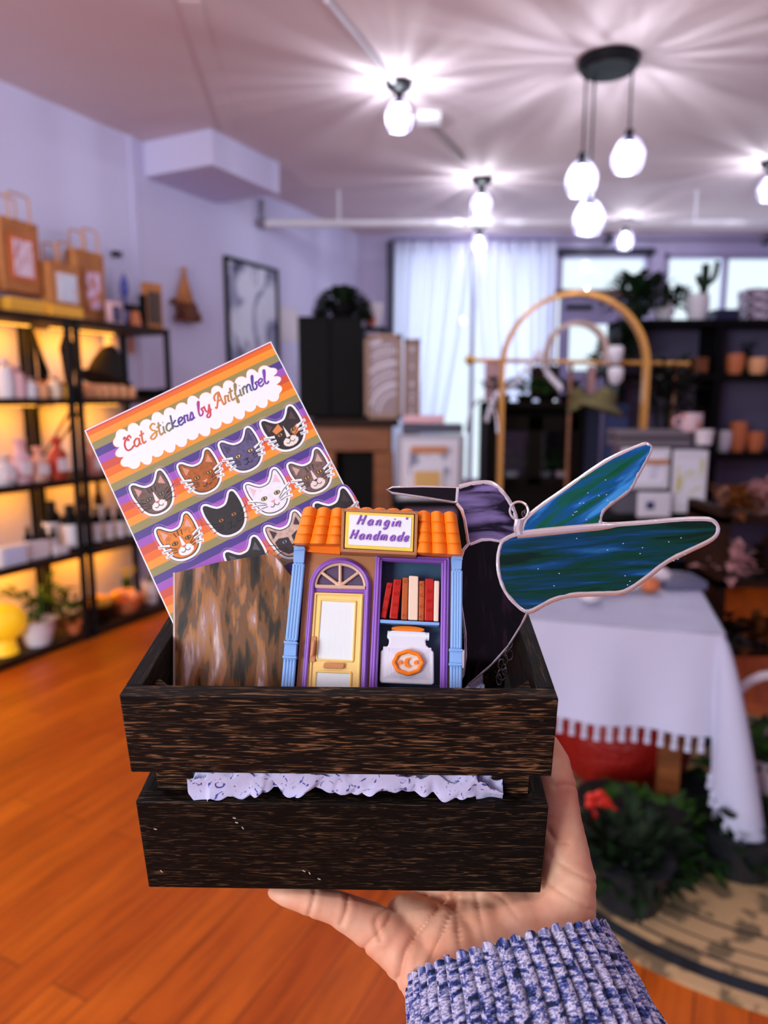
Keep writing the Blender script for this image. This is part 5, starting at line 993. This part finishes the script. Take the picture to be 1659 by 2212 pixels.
# arches
def archt(u0, u1, vt, vb0, vb1, Y, r, mt, label, nm):
    a, b_2 = bxy(u0, 900, Y), bxy(u1, 900, Y); xc = (a.x + b_2.x) / 2; R_ = (b_2.x - a.x) / 2; zt2 = bxy(u0, vt, Y).z; zc = zt2 - R_; t = thing(nm, label, 'arch', (xc, Y, 0))
    pts = [(-R_, 0, bxy(u0, vb0, Y).z)] + [(-R_ * cos(q_), 0, zc + R_ * sin(q_)) for q_ in [PI * i / 24 for i in range(25)]] + [(R_, 0, bxy(u1, vb1, Y).z)]
    vs = []
    for i, p in enumerate(pts):
        ip, iq = V(pts[max(i - 1, 0)]), V(pts[min(i + 1, len(pts) - 1)]); tt = (iq - ip).normalized(); nn = V((tt.z, 0, -tt.x))
        for dn, dy in ((-r, -.04), (r, -.04), (r, .04), (-r, .04)): vs.append(V(p) + nn * dn + V((0, dy, 0)))
    MB().add(vs, [(i * 4 + j, i * 4 + (j + 1) % 4, i * 4 + 4 + (j + 1) % 4, i * 4 + 4 + j) for i in range(len(pts) - 1) for j in range(4)] + [(0, 1, 2, 3), tuple(len(vs) - k for k in (4, 3, 2, 1))]).build('hoop', mt, t)
    return t, R_
archt(1082, 1390, 634, 1060, 930, 4.75, .013, GOLD, 'large pale wooden arch standing behind the plant cabinet', 'wooden_arch')
archt(1176, 1302, 698, 790, 790, 4.85, .014, plain('weathered_wood', (176, 150, 140), .5), 'small weathered arch inside the large wooden arch', 'small_arch')
p = bxy(1015, 778, 4.95); p2 = bxy(1492, 786, 4.95); t = thing('clothes_rail', 'pale wooden rail with round knob crossing behind the arches', 'rail', p); MB().cyl((0, 0, 0), p2 - p, .014, n=10).build('rail', GOLD, t); MB().ball((0, 0, 0), .034).build('knob', BRS, t)
for q_ in (.4, 2.05 if 0 else (p2 - p).x - .1): MB().cyl((q_ if q_ > .5 else (p2 - p).x * .46, .0, -.0), (q_ if q_ > .5 else (p2 - p).x * .46, 0, -p.z), .014, n=8).build('rail_post', MDW, t)
slab('cork_board', 'brown board hanging from the rail behind the plants', 'board', 1145, 1210, 790, 862, 5.3, .03, DKW)
slab('pink_banner', 'long faded pink cloth banner by the curtains', 'banner', 1046, 1080, 782, 900, 5.2, .02, plain('faded_pink', (176, 140, 146), .7))
for k, (u0, u1, v0, v1, Y, mt, lb) in enumerate(((1258, 1300, 860, 1040, 5.05, plain('navy_denim', (24, 30, 56), .8), 'dark navy jeans hanging right of the plant cabinet'), (1306, 1360, 872, 1000, 4.95, DEN, 'blue denim jacket hanging beneath the olive hat'))):
    t = slab('hanging_garment', lb, 'clothing', u0, u1, v0, v1, Y, .06, mt)
t = thing('olive_hat', 'wide olive felt hat above the hanging denim', 'hat', bxy(1300, 880, 4.75)); MB().lathe([(.15, -.02), (.14, 0), (.08, .03), (.07, .1), (.03, .13), (0, .13)], (0, 0, 0), 18, T=Matrix.Rotation(.3, 4, 'Y')).build('hat', plain('olive_felt', (92, 84, 52), .9), t)
t = thing('olive_hat', 'second olive hat tucked left of the first', 'hat', bxy(1254, 868, 4.9)); MB().lathe([(.11, -.02), (.1, 0), (.06, .03), (.05, .09), (0, .1)], (0, 0, 0), 18, T=Matrix.Rotation(-.5, 4, 'Y')).build('hat', plain('olive_felt', (92, 84, 52), .9), t)
for k, v in enumerate((765, 810)): t = thing('hanging_pot', 'white hanging pot, %s of the pair beside the arch' % ('upper', 'lower')[k], 'pot', bxy(1330, v, 4.7), group='pair of white hanging pots'); MB().lathe([(.02, -.06), (.045, -.03), (.05, .03), (.04, .05), (0, .045)], (0, 0, 0), 16).build('pot', WPA, t); MB().cyl((0, 0, .04), (0, 0, .16), .004, n=6).build('hanger', STL, t)
t = slab('pale_bottle_stack', 'pink and white striped cylinder below the rail inside the arch', 'vase', 1270, 1288, 790, 850, 4.9, .05, plain('dull_pink', (150, 112, 116), .6))

# ------------------------------------------------------------------ right dark shelving
RY = 5.7; zs_ = [bxy(1500, v, RY).z for v in (690, 808, 978, 1110, 1260)]; rx0, rxm, rx1 = bxy(1345, 800, RY).x, bxy(1553, 800, RY).x, bxy(1760, 800, RY).x
t = thing('dark_bookcase', 'tall black open bookcase against the window at right', 'bookcase', (rx0, RY, 0)); w_ = rx1 - rx0
for x in (0, rxm - rx0, w_): MB().bb(x - .03, x + .03, 0, .34, 0, zs_[0]).build('upright', BLK, t)
for z in zs_ + [.12]: MB().bb(-.03, w_ + .03, -.01, .34, z - .05, z).build('shelf_board', BLK, t, bevel=.003)
MB().bb(0, w_, .33, .345, 0, zs_[0] - .02).build('back_panel', plain('grey_violet_back', (92, 88, 116), .6), t)
def onr(u, i, dy=.12): return V((bxy(u, 800, RY + dy).x, RY + dy, zs_[i]))
def pot2(u, i, r, h, mt, label, cat='pot', grp=None, dy=.12, prof=None):
    t = thing('pot', label, cat, onr(u, i, dy), group=grp); MB().lathe(prof or [(r * .7, 0), (r, h * .5), (r * .95, h), (r * .8, h), (r * .7, h * .8), (0, h * .7)], (0, 0, 0), 18).build('pot', mt, t); return t
pot2(1427, 0, .085, .15, WPA, 'round white pot among leaves on top of the bookcase', prof=[(.05, 0), (.085, .07), (.06, .14), (.05, .14), (0, .12)])
pot2(1497, 0, .09, .2, WPA, 'tall white pot holding the upright cactus on top of the bookcase')
t = thing('cactus', 'upright branched cactus in the tall white pot', 'cactus', onr(1515, 0) + V((-.04, 0, .15))); MB().tube(smoothpoly([(0, 0, 0), (.02, 0, .12), (.02, 0, .28)], 4), .03, 10).tube(smoothpoly([(.02, 0, .12), (.09, 0, .18), (.11, 0, .3)], 4), .022, 10).tube(smoothpoly([(.01, 0, .1), (-.03, 0, .16), (-.035, 0, .2)], 4), .02, 10).build('stem', DGR, t)
slab('dark_box', 'flat navy box lying on top of the bookcase', 'box', 1546, 1600, 667, 690, RY + .05, .2, plain('navy_box', (20, 22, 60), .5))
for k, v in enumerate((622, 645, 668)): slab('folded_tin', 'patterned tin stacked on the bookcase at the picture edge, %s' % ('top', 'middle', 'bottom')[k], 'tin', 1618, 1690, v, v + 21, RY + .05, .2, mat('mottled_tin', (190, 180, 200), .4, n=((90, 60, 80), (20, 20, 20), .45, .55, 2)))
for k, (u, i, r, h, mt, lb) in enumerate(((1425, 1, .05, .12, GREY, 'grey jar on the upper cubby, left'), (1450, 1, .04, .1, WPA, 'white jar beside the grey jar in the upper cubby'), (1586, 1, .075, .16, TER, 'terracotta jug left in the right upper cubby'), (1636, 1, .075, .13, WAX, 'peach bowl right in the right upper cubby'),
                      (1572, 2, .07, .17, WPA, 'white patterned pot in the middle right cubby'), (1605, 2, .07, .24, TER, 'tall terracotta vase in the middle right cubby'), (1644, 2, .07, .16, TER, 'squat terracotta pot by the picture edge'), (1425, 2, .05, .12, GREY, 'small grey crock in the middle left cubby'),
                      (1580, 3, .04, .08, WAX, 'tiny peach cup in the lower dark cubby, left'), (1610, 3, .04, .11, OFF, 'tiny white cup in the lower dark cubby, middle'), (1645, 3, .05, .08, WAX, 'low peach dish in the lower dark cubby, right'))): pot2(u, i, r, h, mt, lb)
slab('wooden_box', 'small brown wooden box in the upper left cubby', 'box', 1500, 1532, 772, 806, RY + .03, .12, MDW)
potted('potted_plant', onr(1610, 1, .2), .03, .2, BLK, DGR, 20, (.06, .05, .05), .06, .015, 'dark sprig in a black bottle between the jug and bowl', seed=50)
potted('potted_plant', onr(1464, 1), .035, .06, GREY, GRE, 24, (.04, .04, .08), .07, .012, 'small bright succulent beside the brown box', seed=51)
def bush(u, v, Y, R, n, L, W, mt, label, seed, zb=None, name='leafy_plant'):
    random.seed(seed); c = bxy(u, v, Y); t = thing(name, label, 'plant', c); mb = MB(); leaves(mb, (0, 0, 0), R, n, L, W, up=.9)
    mb.build('foliage', mt, t, smooth=False)
    st = MB(); 
    for _ in range(9): a = random.uniform(0, 6.28); st.tube(smoothpoly([(0, 0, -R[2] * .5 if zb is None else zb - c.z), (cos(a) * R[0] * .3, sin(a) * R[1] * .3, 0), (cos(a) * R[0] * .8, sin(a) * R[1] * .8, R[2] * .4)], 3), .006, 5)
    st.build('stems', DGR, t); return t
bush(1385, 650, 5.75, (.28, .16, .22), 420, .1, .03, DGR, 'dark trailing plant spilling over the left end of the bookcase top', 61)
bush(1362, 745, 5.5, (.12, .1, .32), 240, .09, .026, DGR, 'dark trailing vine hanging down inside the large arch', 62)
bush(1455, 650, 5.9, (.2, .1, .1), 120, .09, .024, DGR, 'low dark leaves behind the round white pot', 63)
bush(1435, 870, 5.0, (.26, .14, .3), 260, .15, .022, plain('near_black_leaf', (12, 14, 12), .5), 'near black spiky plant in front of the bookcase', 64, zb=.9)
bush(1310, 800, 5.3, (.12, .1, .2), 160, .1, .03, plain('near_black_leaf', (12, 14, 12), .5), 'near black leaves under the rail inside the arch', 65)

# ------------------------------------------------------------------ white display signs
table(1300, 1560, 1120, 3.85, .6, BLK, 'black table carrying the white display boards at right')
slab('display_stand', 'grey slatted display stand with ledges behind the white prints', 'display stand', 1330, 1522, 932, 1110, 4.0, .12, plain('grey_stand', (96, 92, 104), .5))
for k, v in enumerate((930, 950)): slab('metal_tray', 'flat grey tray on top of the display stand, %s' % ('upper', 'lower')[k], 'tray', 1334, 1492, v, v + 14, 3.93, .2, plain('grey_metal', (112, 104, 112), .4))
PRA = mat('floral_print', (222, 222, 234), .5, n=((200, 190, 120), (10, 10, 10), .5, .62, 3, .6, [(.56, (206, 214, 190))])); PRB = mat('pale_print', (232, 232, 244), .5, n=((186, 186, 214), (9, 9, 9), .5, .62, 2))
for k, (u0, u1, v0, v1, Y, f, lb) in enumerate(((1340, 1450, 968, 1056, 3.9, PRB, 'large white print with tan band, left on the display stand'), (1448, 1532, 972, 1108, 3.88, PRA, 'tall pale floral print at the right of the display stand'), (1376, 1452, 1064, 1118, 3.8, WPA, 'small white card with a dark motif at the foot of the display stand'))): slab('art_print', lb, 'print', u0, u1, v0, v1, Y, .012, WPA, f)
slab('tan_band', 'tan strip across the large white print', 'label', 1392, 1446, 992, 1004, 3.885, .006, plain('tan_lettering', (190, 130, 90), .6))
slab('dark_motif_card', 'dark blue motif card on the small white card', 'card', 1396, 1414, 1084, 1100, 3.79, .004, plain('navy_ink', (40, 46, 100), .5))
t = thing('pink_mug', 'pink and white mug standing on the metal trays', 'mug', bxy(1492, 932, 3.95)); MB().lathe([(.05, 0), (.058, .03), (.058, .10), (.05, .10), (.045, .03), (0, .02)], (0, 0, 0), 18).build('cup', mat('mottled_pink', (206, 180, 188), .5, n=((170, 110, 96), (14, 14, 14), .48, .6, 2)), t); MB().tube(smoothpoly([(-.055, 0, .08), (-.09, 0, .07), (-.09, 0, .035), (-.055, 0, .025)], 4), .007, 6).build('handle', PNK, t)
t = thing('pink_mug', 'small pale cup just below the pink mug at the stand edge', 'mug', bxy(1520, 960, 3.9)); MB().lathe([(.04, 0), (.05, .08), (.04, .08), (0, .02)], (0, 0, 0), 18).build('cup', OFF, t)

# ------------------------------------------------------------------ table with white cloth
TZ = .76; pA = onz(1567, 1374, TZ); pB = onz(1130, 1338, TZ); pC = onz(1546, 1282, TZ)
ex_ = (pA - pB); ex_ = V((ex_.x, ex_.y, 0)).normalized(); ey_ = V((-ex_.y, ex_.x, 0)); TWd = 1.25; TDp = .85
TM = Matrix((ex_, ey_, V((0, 0, 1)))).transposed().to_4x4(); tz_ = math.atan2(ex_.y, ex_.x)
t = thing('wooden_table', 'square-legged brown wooden table under the white tasselled cloth', 'table', (pA.x, pA.y, 0), tz_)
MB().bb(-TWd, 0, 0, TDp, TZ - .04, TZ - .006).build('tabletop', MDW, t)
for x in (-.13, -TWd + .08):
    for y in (.10, TDp - .08): MB().bb(x - .035, x + .035, y - .035, y + .035, 0, TZ - .04).build('leg', MDW, t)
CLO = mat('white_cotton', (188, 194, 218), .8, bump=((9, 9, 9), .25, .02))
tc_ = thing('tablecloth', 'white cotton cloth with tasselled hem and a long drooping corner', 'tablecloth', (pA.x, pA.y, 0), tz_)
mb = MB(); HD = .33; CD2 = .62
nx, ny = 60, 40
mb.add([(-TWd + TWd * i / nx, TDp * j / ny, TZ + .004 + .003 * noise.noise(V((i * .2, j * .2, 0)))) for j in range(ny + 1) for i in range(nx + 1)], [(j * (nx + 1) + i, j * (nx + 1) + i + 1, (j + 1) * (nx + 1) + i + 1, (j + 1) * (nx + 1) + i) for j in range(ny) for i in range(nx)])
# skirt: runs left edge -> front -> corner fold -> right side
sk = []; tass = []
for k in range(200):
    f = k / 199
    if f < .62: q_ = f / .62; x, y, dx, dy, drop = -TWd + (TWd - .02) * q_, 0, 0, -1, HD + .0 * q_
    elif f < .74: q_ = (f - .62) / .12; a = -PI / 2 + q_ * PI / 2; x, y, dx, dy = -.02 + .02 * q_, .02 * q_, cos(a), sin(a); drop = HD + (CD2 - HD) * max(0, sin(PI * q_)) ** .35
    else: q_ = (f - .74) / .26; x, y, dx, dy = 0, .02 + (TDp - .02) * q_, 1, 0; drop = HD
    sk.append((x, y, dx, dy, drop, f))
NZs = 18; vs = []
for j in range(NZs + 1):
    g_ = j / NZs
    for x, y, dx, dy, drop, f in sk:
        w_ = .014 * sin(f * 46) * g_ + .03 * g_ ** 1.5; 
        if .62 <= f < .74: w_ = .02 * g_ + .17 * g_ ** .7 * sin(PI * (f - .62) / .12); dx_ = dx
        vs.append((x + dx * (w_ + .004), y + dy * (w_ + .004), TZ + .004 - drop * g_))
nk = len(sk); mb.add(vs, [(j * nk + i, (j + 1) * nk + i, (j + 1) * nk + i + 1, j * nk + i + 1) for j in range(NZs) for i in range(nk - 1)])
mb.build('cloth', CLO, tc_, ang=60)
tv = vs[NZs * nk:]; acc = 0; last = V(tv[0]); kk = 0
for p in tv:
    p = V(p); acc += (p - last).length; last = p
    if acc > .034 and kk < 90:
        acc = 0; kk += 1; MB().lathe([(.004, 0), (.011, -.012), (.008, -.02), (.012, -.05), (0, -.052)][::-1], tuple(p), 7).build('tassel', CLO, tc_)
# things on the table
def tt(a, b_, z=TZ + .006): p = TM @ V((a, b_, 0)); return V((pA.x + p.x, pA.y + p.y, z))
for k, (u, v, r, mt, lb) in enumerate(((1320, 1262, .05, PNK, 'pale pink shell-shaped soap on the white table, left'), (1362, 1258, .05, OFF, 'cream shell-shaped soap on the white table, middle'), (1402, 1262, .04, TER, 'orange brown gourd on the white table'), (1425, 1246, .045, OFF, 'cream lump of soap beside the grey box'), (1275, 1285, .04, OFF, 'pale soap half hidden by the glass wing'))):
    p = onz(u, v + 18, TZ + .006); o = MB().ball((0, 0, r * .8), (r, r, r * .8), 16, 10).build('soap', mt, loc=p); tag(o, lb, 'soap', 'soaps on the white table')
a, b_2 = onz(1450, 1285, TZ + .006), onz(1536, 1285, TZ + .006); t = thing('grey_box', 'flat grey violet box on the far corner of the white table', 'box', (a + b_2) / 2 + V((0, .12, 0)), 0)
MB().bb(-.07, .09, -.06, .1, 0, .035).build('box', plain('grey_violet', (96, 96, 124), .5), t, bevel=.006)
# under and beside the table
p = onz(1325, 1790, 0) ; p.y = max(p.y, 2.75); p = atY(1330, 1700, 2.75)
t = thing('red_pouf', 'red embossed round pouf under the table', 'pouf', (p.x, 2.75, 0)); MB().lathe([(.2, 0), (.27, .08), (.29, .2), (.26, .36), (.18, .44), (0, .46)], (0, 0, 0), 28).build('pouf', mat('red_leather', (150, 20, 12), .5, bump=((22, 22, 22), .8, .02)), t)
p = atY(1215, 1600, 3.1); t = thing('cream_lampshade', 'cream round seat cushion leaning beside the red pouf', 'cushion', (p.x, 3.1, .18)); MB().ball((0, 0, .16), (.15, .08, .17), 20, 12).build('cushion', plain('cream_cloth', (196, 176, 130), .8), t)
def fplant(u, v, Y, R, n, L, W, mt, label, seed, flowers=None):
    c = bxy(u, v, Y); random.seed(seed); t = thing('floor_plant', label, 'potted plant', (c.x, Y, 0))
    MB().lathe([(.09, 0), (.12, .14), (.13, .16), (.11, .16), (0, .14)], (0, 0, 0), 20).build('pot', plain('dark_pot', (30, 34, 40), .5), t)
    mb = MB(); leaves(mb, (0, 0, c.z), R, n, L, W, up=.8); mb.build('foliage', mt, t, smooth=False)
    st = MB(); [st.tube([(0, 0, .13), (random.uniform(-1, 1) * R[0] * .6, random.uniform(-1, 1) * R[1] * .6, c.z + R[2] * .2)], .006, 5) for _ in range(10)]; st.build('stems', DGR, t)
    for fx, fy in flowers or []:
        fp = bxy(fx, fy, Y - R[1] * .8) - V((c.x, Y, 0)); f = MB(); [f.ball(fp + V((cos(a) * .022, 0, sin(a) * .02)), (.02, .008, .018), 10, 6) for a in [k * PI / 2.5 for k in range(5)]]; f.build('flower', plain('red_petal', (196, 40, 26), .5), t)
fplant(1400, 1835, 2.15, (.2, .14, .12), 240, .11, .032, GRE, 'green leafy plant with red blooms on the rug before the table', 71, [(1290, 1730), (1305, 1752)])
fplant(1325, 1770, 2.25, (.1, .1, .07), 90, .1, .03, GRE, 'green plant with broad leaves in front of the red pouf', 72)
fplant(1360, 1860, 1.95, (.16, .12, .14), 160, .1, .028, DGR, 'low dark green plant beside the raised hand', 73)
fplant(1500, 1830, 2.3, (.2, .14, .11), 180, .1, .028, DGR, 'dark green plant beneath the drooping cloth corner', 74)
fplant(1630, 1700, 2.3, (.14, .12, .2), 220, .11, .03, GRE, 'bright green plant right of the drooping cloth corner', 75)
fplant(1600, 1820, 2.1, (.16, .12, .12), 160, .09, .026, DGR, 'dark low plant at the right edge of the rug', 76)
p = onz(1583, 1870, .0); t = thing('small_candle', 'small white candle standing among the dark plants', 'candle', (p.x, p.y, 0)); MB().cyl((0, 0, 0), (0, 0, .11), .02, n=14).build('wax', WPA, t)
p = atY(1650, 1640, 2.35); t = thing('white_hoop_basket', 'white curved basket handle rising at the right edge', 'basket', (p.x, 2.35, 0)); MB().lathe([(.12, 0), (.15, .3), (.14, .3), (0, .03)], (0, 0, 0), 20).build('basket', OFF, t); MB().tube([(.17 * cos(a), 0, .3 + .26 * sin(a)) for a in [PI * i / 16 for i in range(17)]], .016, 8).build('handle', OFF, t)
# rug
rc = onz(1600, 1760, 0); re = onz(1500, 2140, 0); Rr = (V((rc.x, rc.y)) - V((re.x, re.y))).length
RUG = bpy.data.materials.new('round_rug_weave'); RUG.use_nodes = True; N = RUG.node_tree.nodes; L = RUG.node_tree.links; b = N['Principled BSDF']; b.inputs['Roughness'].default_value = .95
tc = N.new('ShaderNodeTexCoord'); ln = N.new('ShaderNodeVectorMath'); ln.operation = 'LENGTH'; dv = N.new('ShaderNodeMath'); dv.operation = 'DIVIDE'; dv.inputs[1].default_value = Rr; rp = N.new('ShaderNodeValToRGB'); rp.color_ramp.interpolation = 'CONSTANT'
TN, DK = lin((190, 158, 112)), lin((26, 34, 42)); el = rp.color_ramp.elements; el[0].position = 0; el[0].color = (*TN, 1); el[1].position = .9; el[1].color = (*DK, 1)
for pos, c in ((.70, DK), (.712, TN), (.79, DK), (.80, TN), (.855, DK), (.866, TN), (.95, TN)): x = el.new(pos); x.color = (*c, 1)
nz = N.new('ShaderNodeTexNoise'); nz.inputs['Scale'].default_value = 11; nz.inputs['Detail'].default_value = 3; r2 = N.new('ShaderNodeValToRGB'); r2.color_ramp.elements[0].position = .44; r2.color_ramp.elements[0].color = (.16, .2, .22, 1); r2.color_ramp.elements[1].position = .5; r2.color_ramp.elements[1].color = (1, 1, 1, 1)
mx = N.new('ShaderNodeMix'); mx.data_type = 'RGBA'; mx.blend_type = 'MULTIPLY'; mx.inputs[0].default_value = .8
L.new(tc.outputs['Object'], ln.inputs[0]); L.new(ln.outputs['Value'], dv.inputs[0]); L.new(dv.outputs[0], rp.inputs[0]); L.new(tc.outputs['Object'], nz.inputs['Vector']); L.new(nz.outputs[0], r2.inputs[0]); L.new(rp.outputs[0], mx.inputs[6]); L.new(r2.outputs[0], mx.inputs[7]); L.new(mx.outputs[2], b.inputs['Base Color'])
tag(MB().lathe([(Rr, 0), (Rr, .008), (Rr - .01, .011), (0, .012)], (0, 0, 0), 90).build('round_rug', RUG, loc=(rc.x, rc.y, .001)), 'round tan rug with dark rings and worn motifs under the table', 'rug')
# dried flower stand at the right edge
t = thing('flower_stand', 'dark tiered wooden stand of dried flowers right of the white table', 'display stand', (bxy(1660, 1300, 2.9).x, 2.9, 0))
for z in (.45, .75, 1.02): MB().bb(-.22, .3, 0, .34, z - .03, z).build('tier', DKW, t)
for x in (-.2, .28): MB().bb(x - .02, x + .02, 0, .34, 0, 1.05).build('side', DKW, t)
random.seed(9); k = 0
WHERE = ('top tier, nearest the glass wing', 'top tier, second', 'top tier, at the edge', 'middle tier, left', 'middle tier, centre', 'middle tier, right', 'bottom tier, left', 'bottom tier, centre', 'bottom tier, right')
for z, tn in ((1.02, 0), (.75, 1), (.45, 2)):
    for j in range(3):
        mt = (MDW, plain('dusty_pink_petal', (190, 138, 140), .7), DKW)[(j + tn) % 3]; o = thing('dried_flower_bunch', 'dried flower bunch on the dark stand, ' + WHERE[k], 'dried flowers', (bxy(1660, 1300, 2.9).x - .15 + j * .15, 2.98, z), group='dried flower bunches on the dark stand'); k += 1
        mb = MB(); [mb.leaf((random.uniform(-.05, .05), random.uniform(-.06, .04), random.uniform(0, .1)), (random.uniform(-1, 1), random.uniform(-1.2, .2), random.uniform(.0, 1.2)), .12, .028, droop=.2) for _ in range(46)]; mb.build('petals', mt, o, smooth=False); st = MB(); [st.cyl((0, 0, 0), (random.uniform(-.04, .04), random.uniform(-.04, .04), .1), .004, n=5) for _ in range(6)]; st.build('stalks', DKW, o)
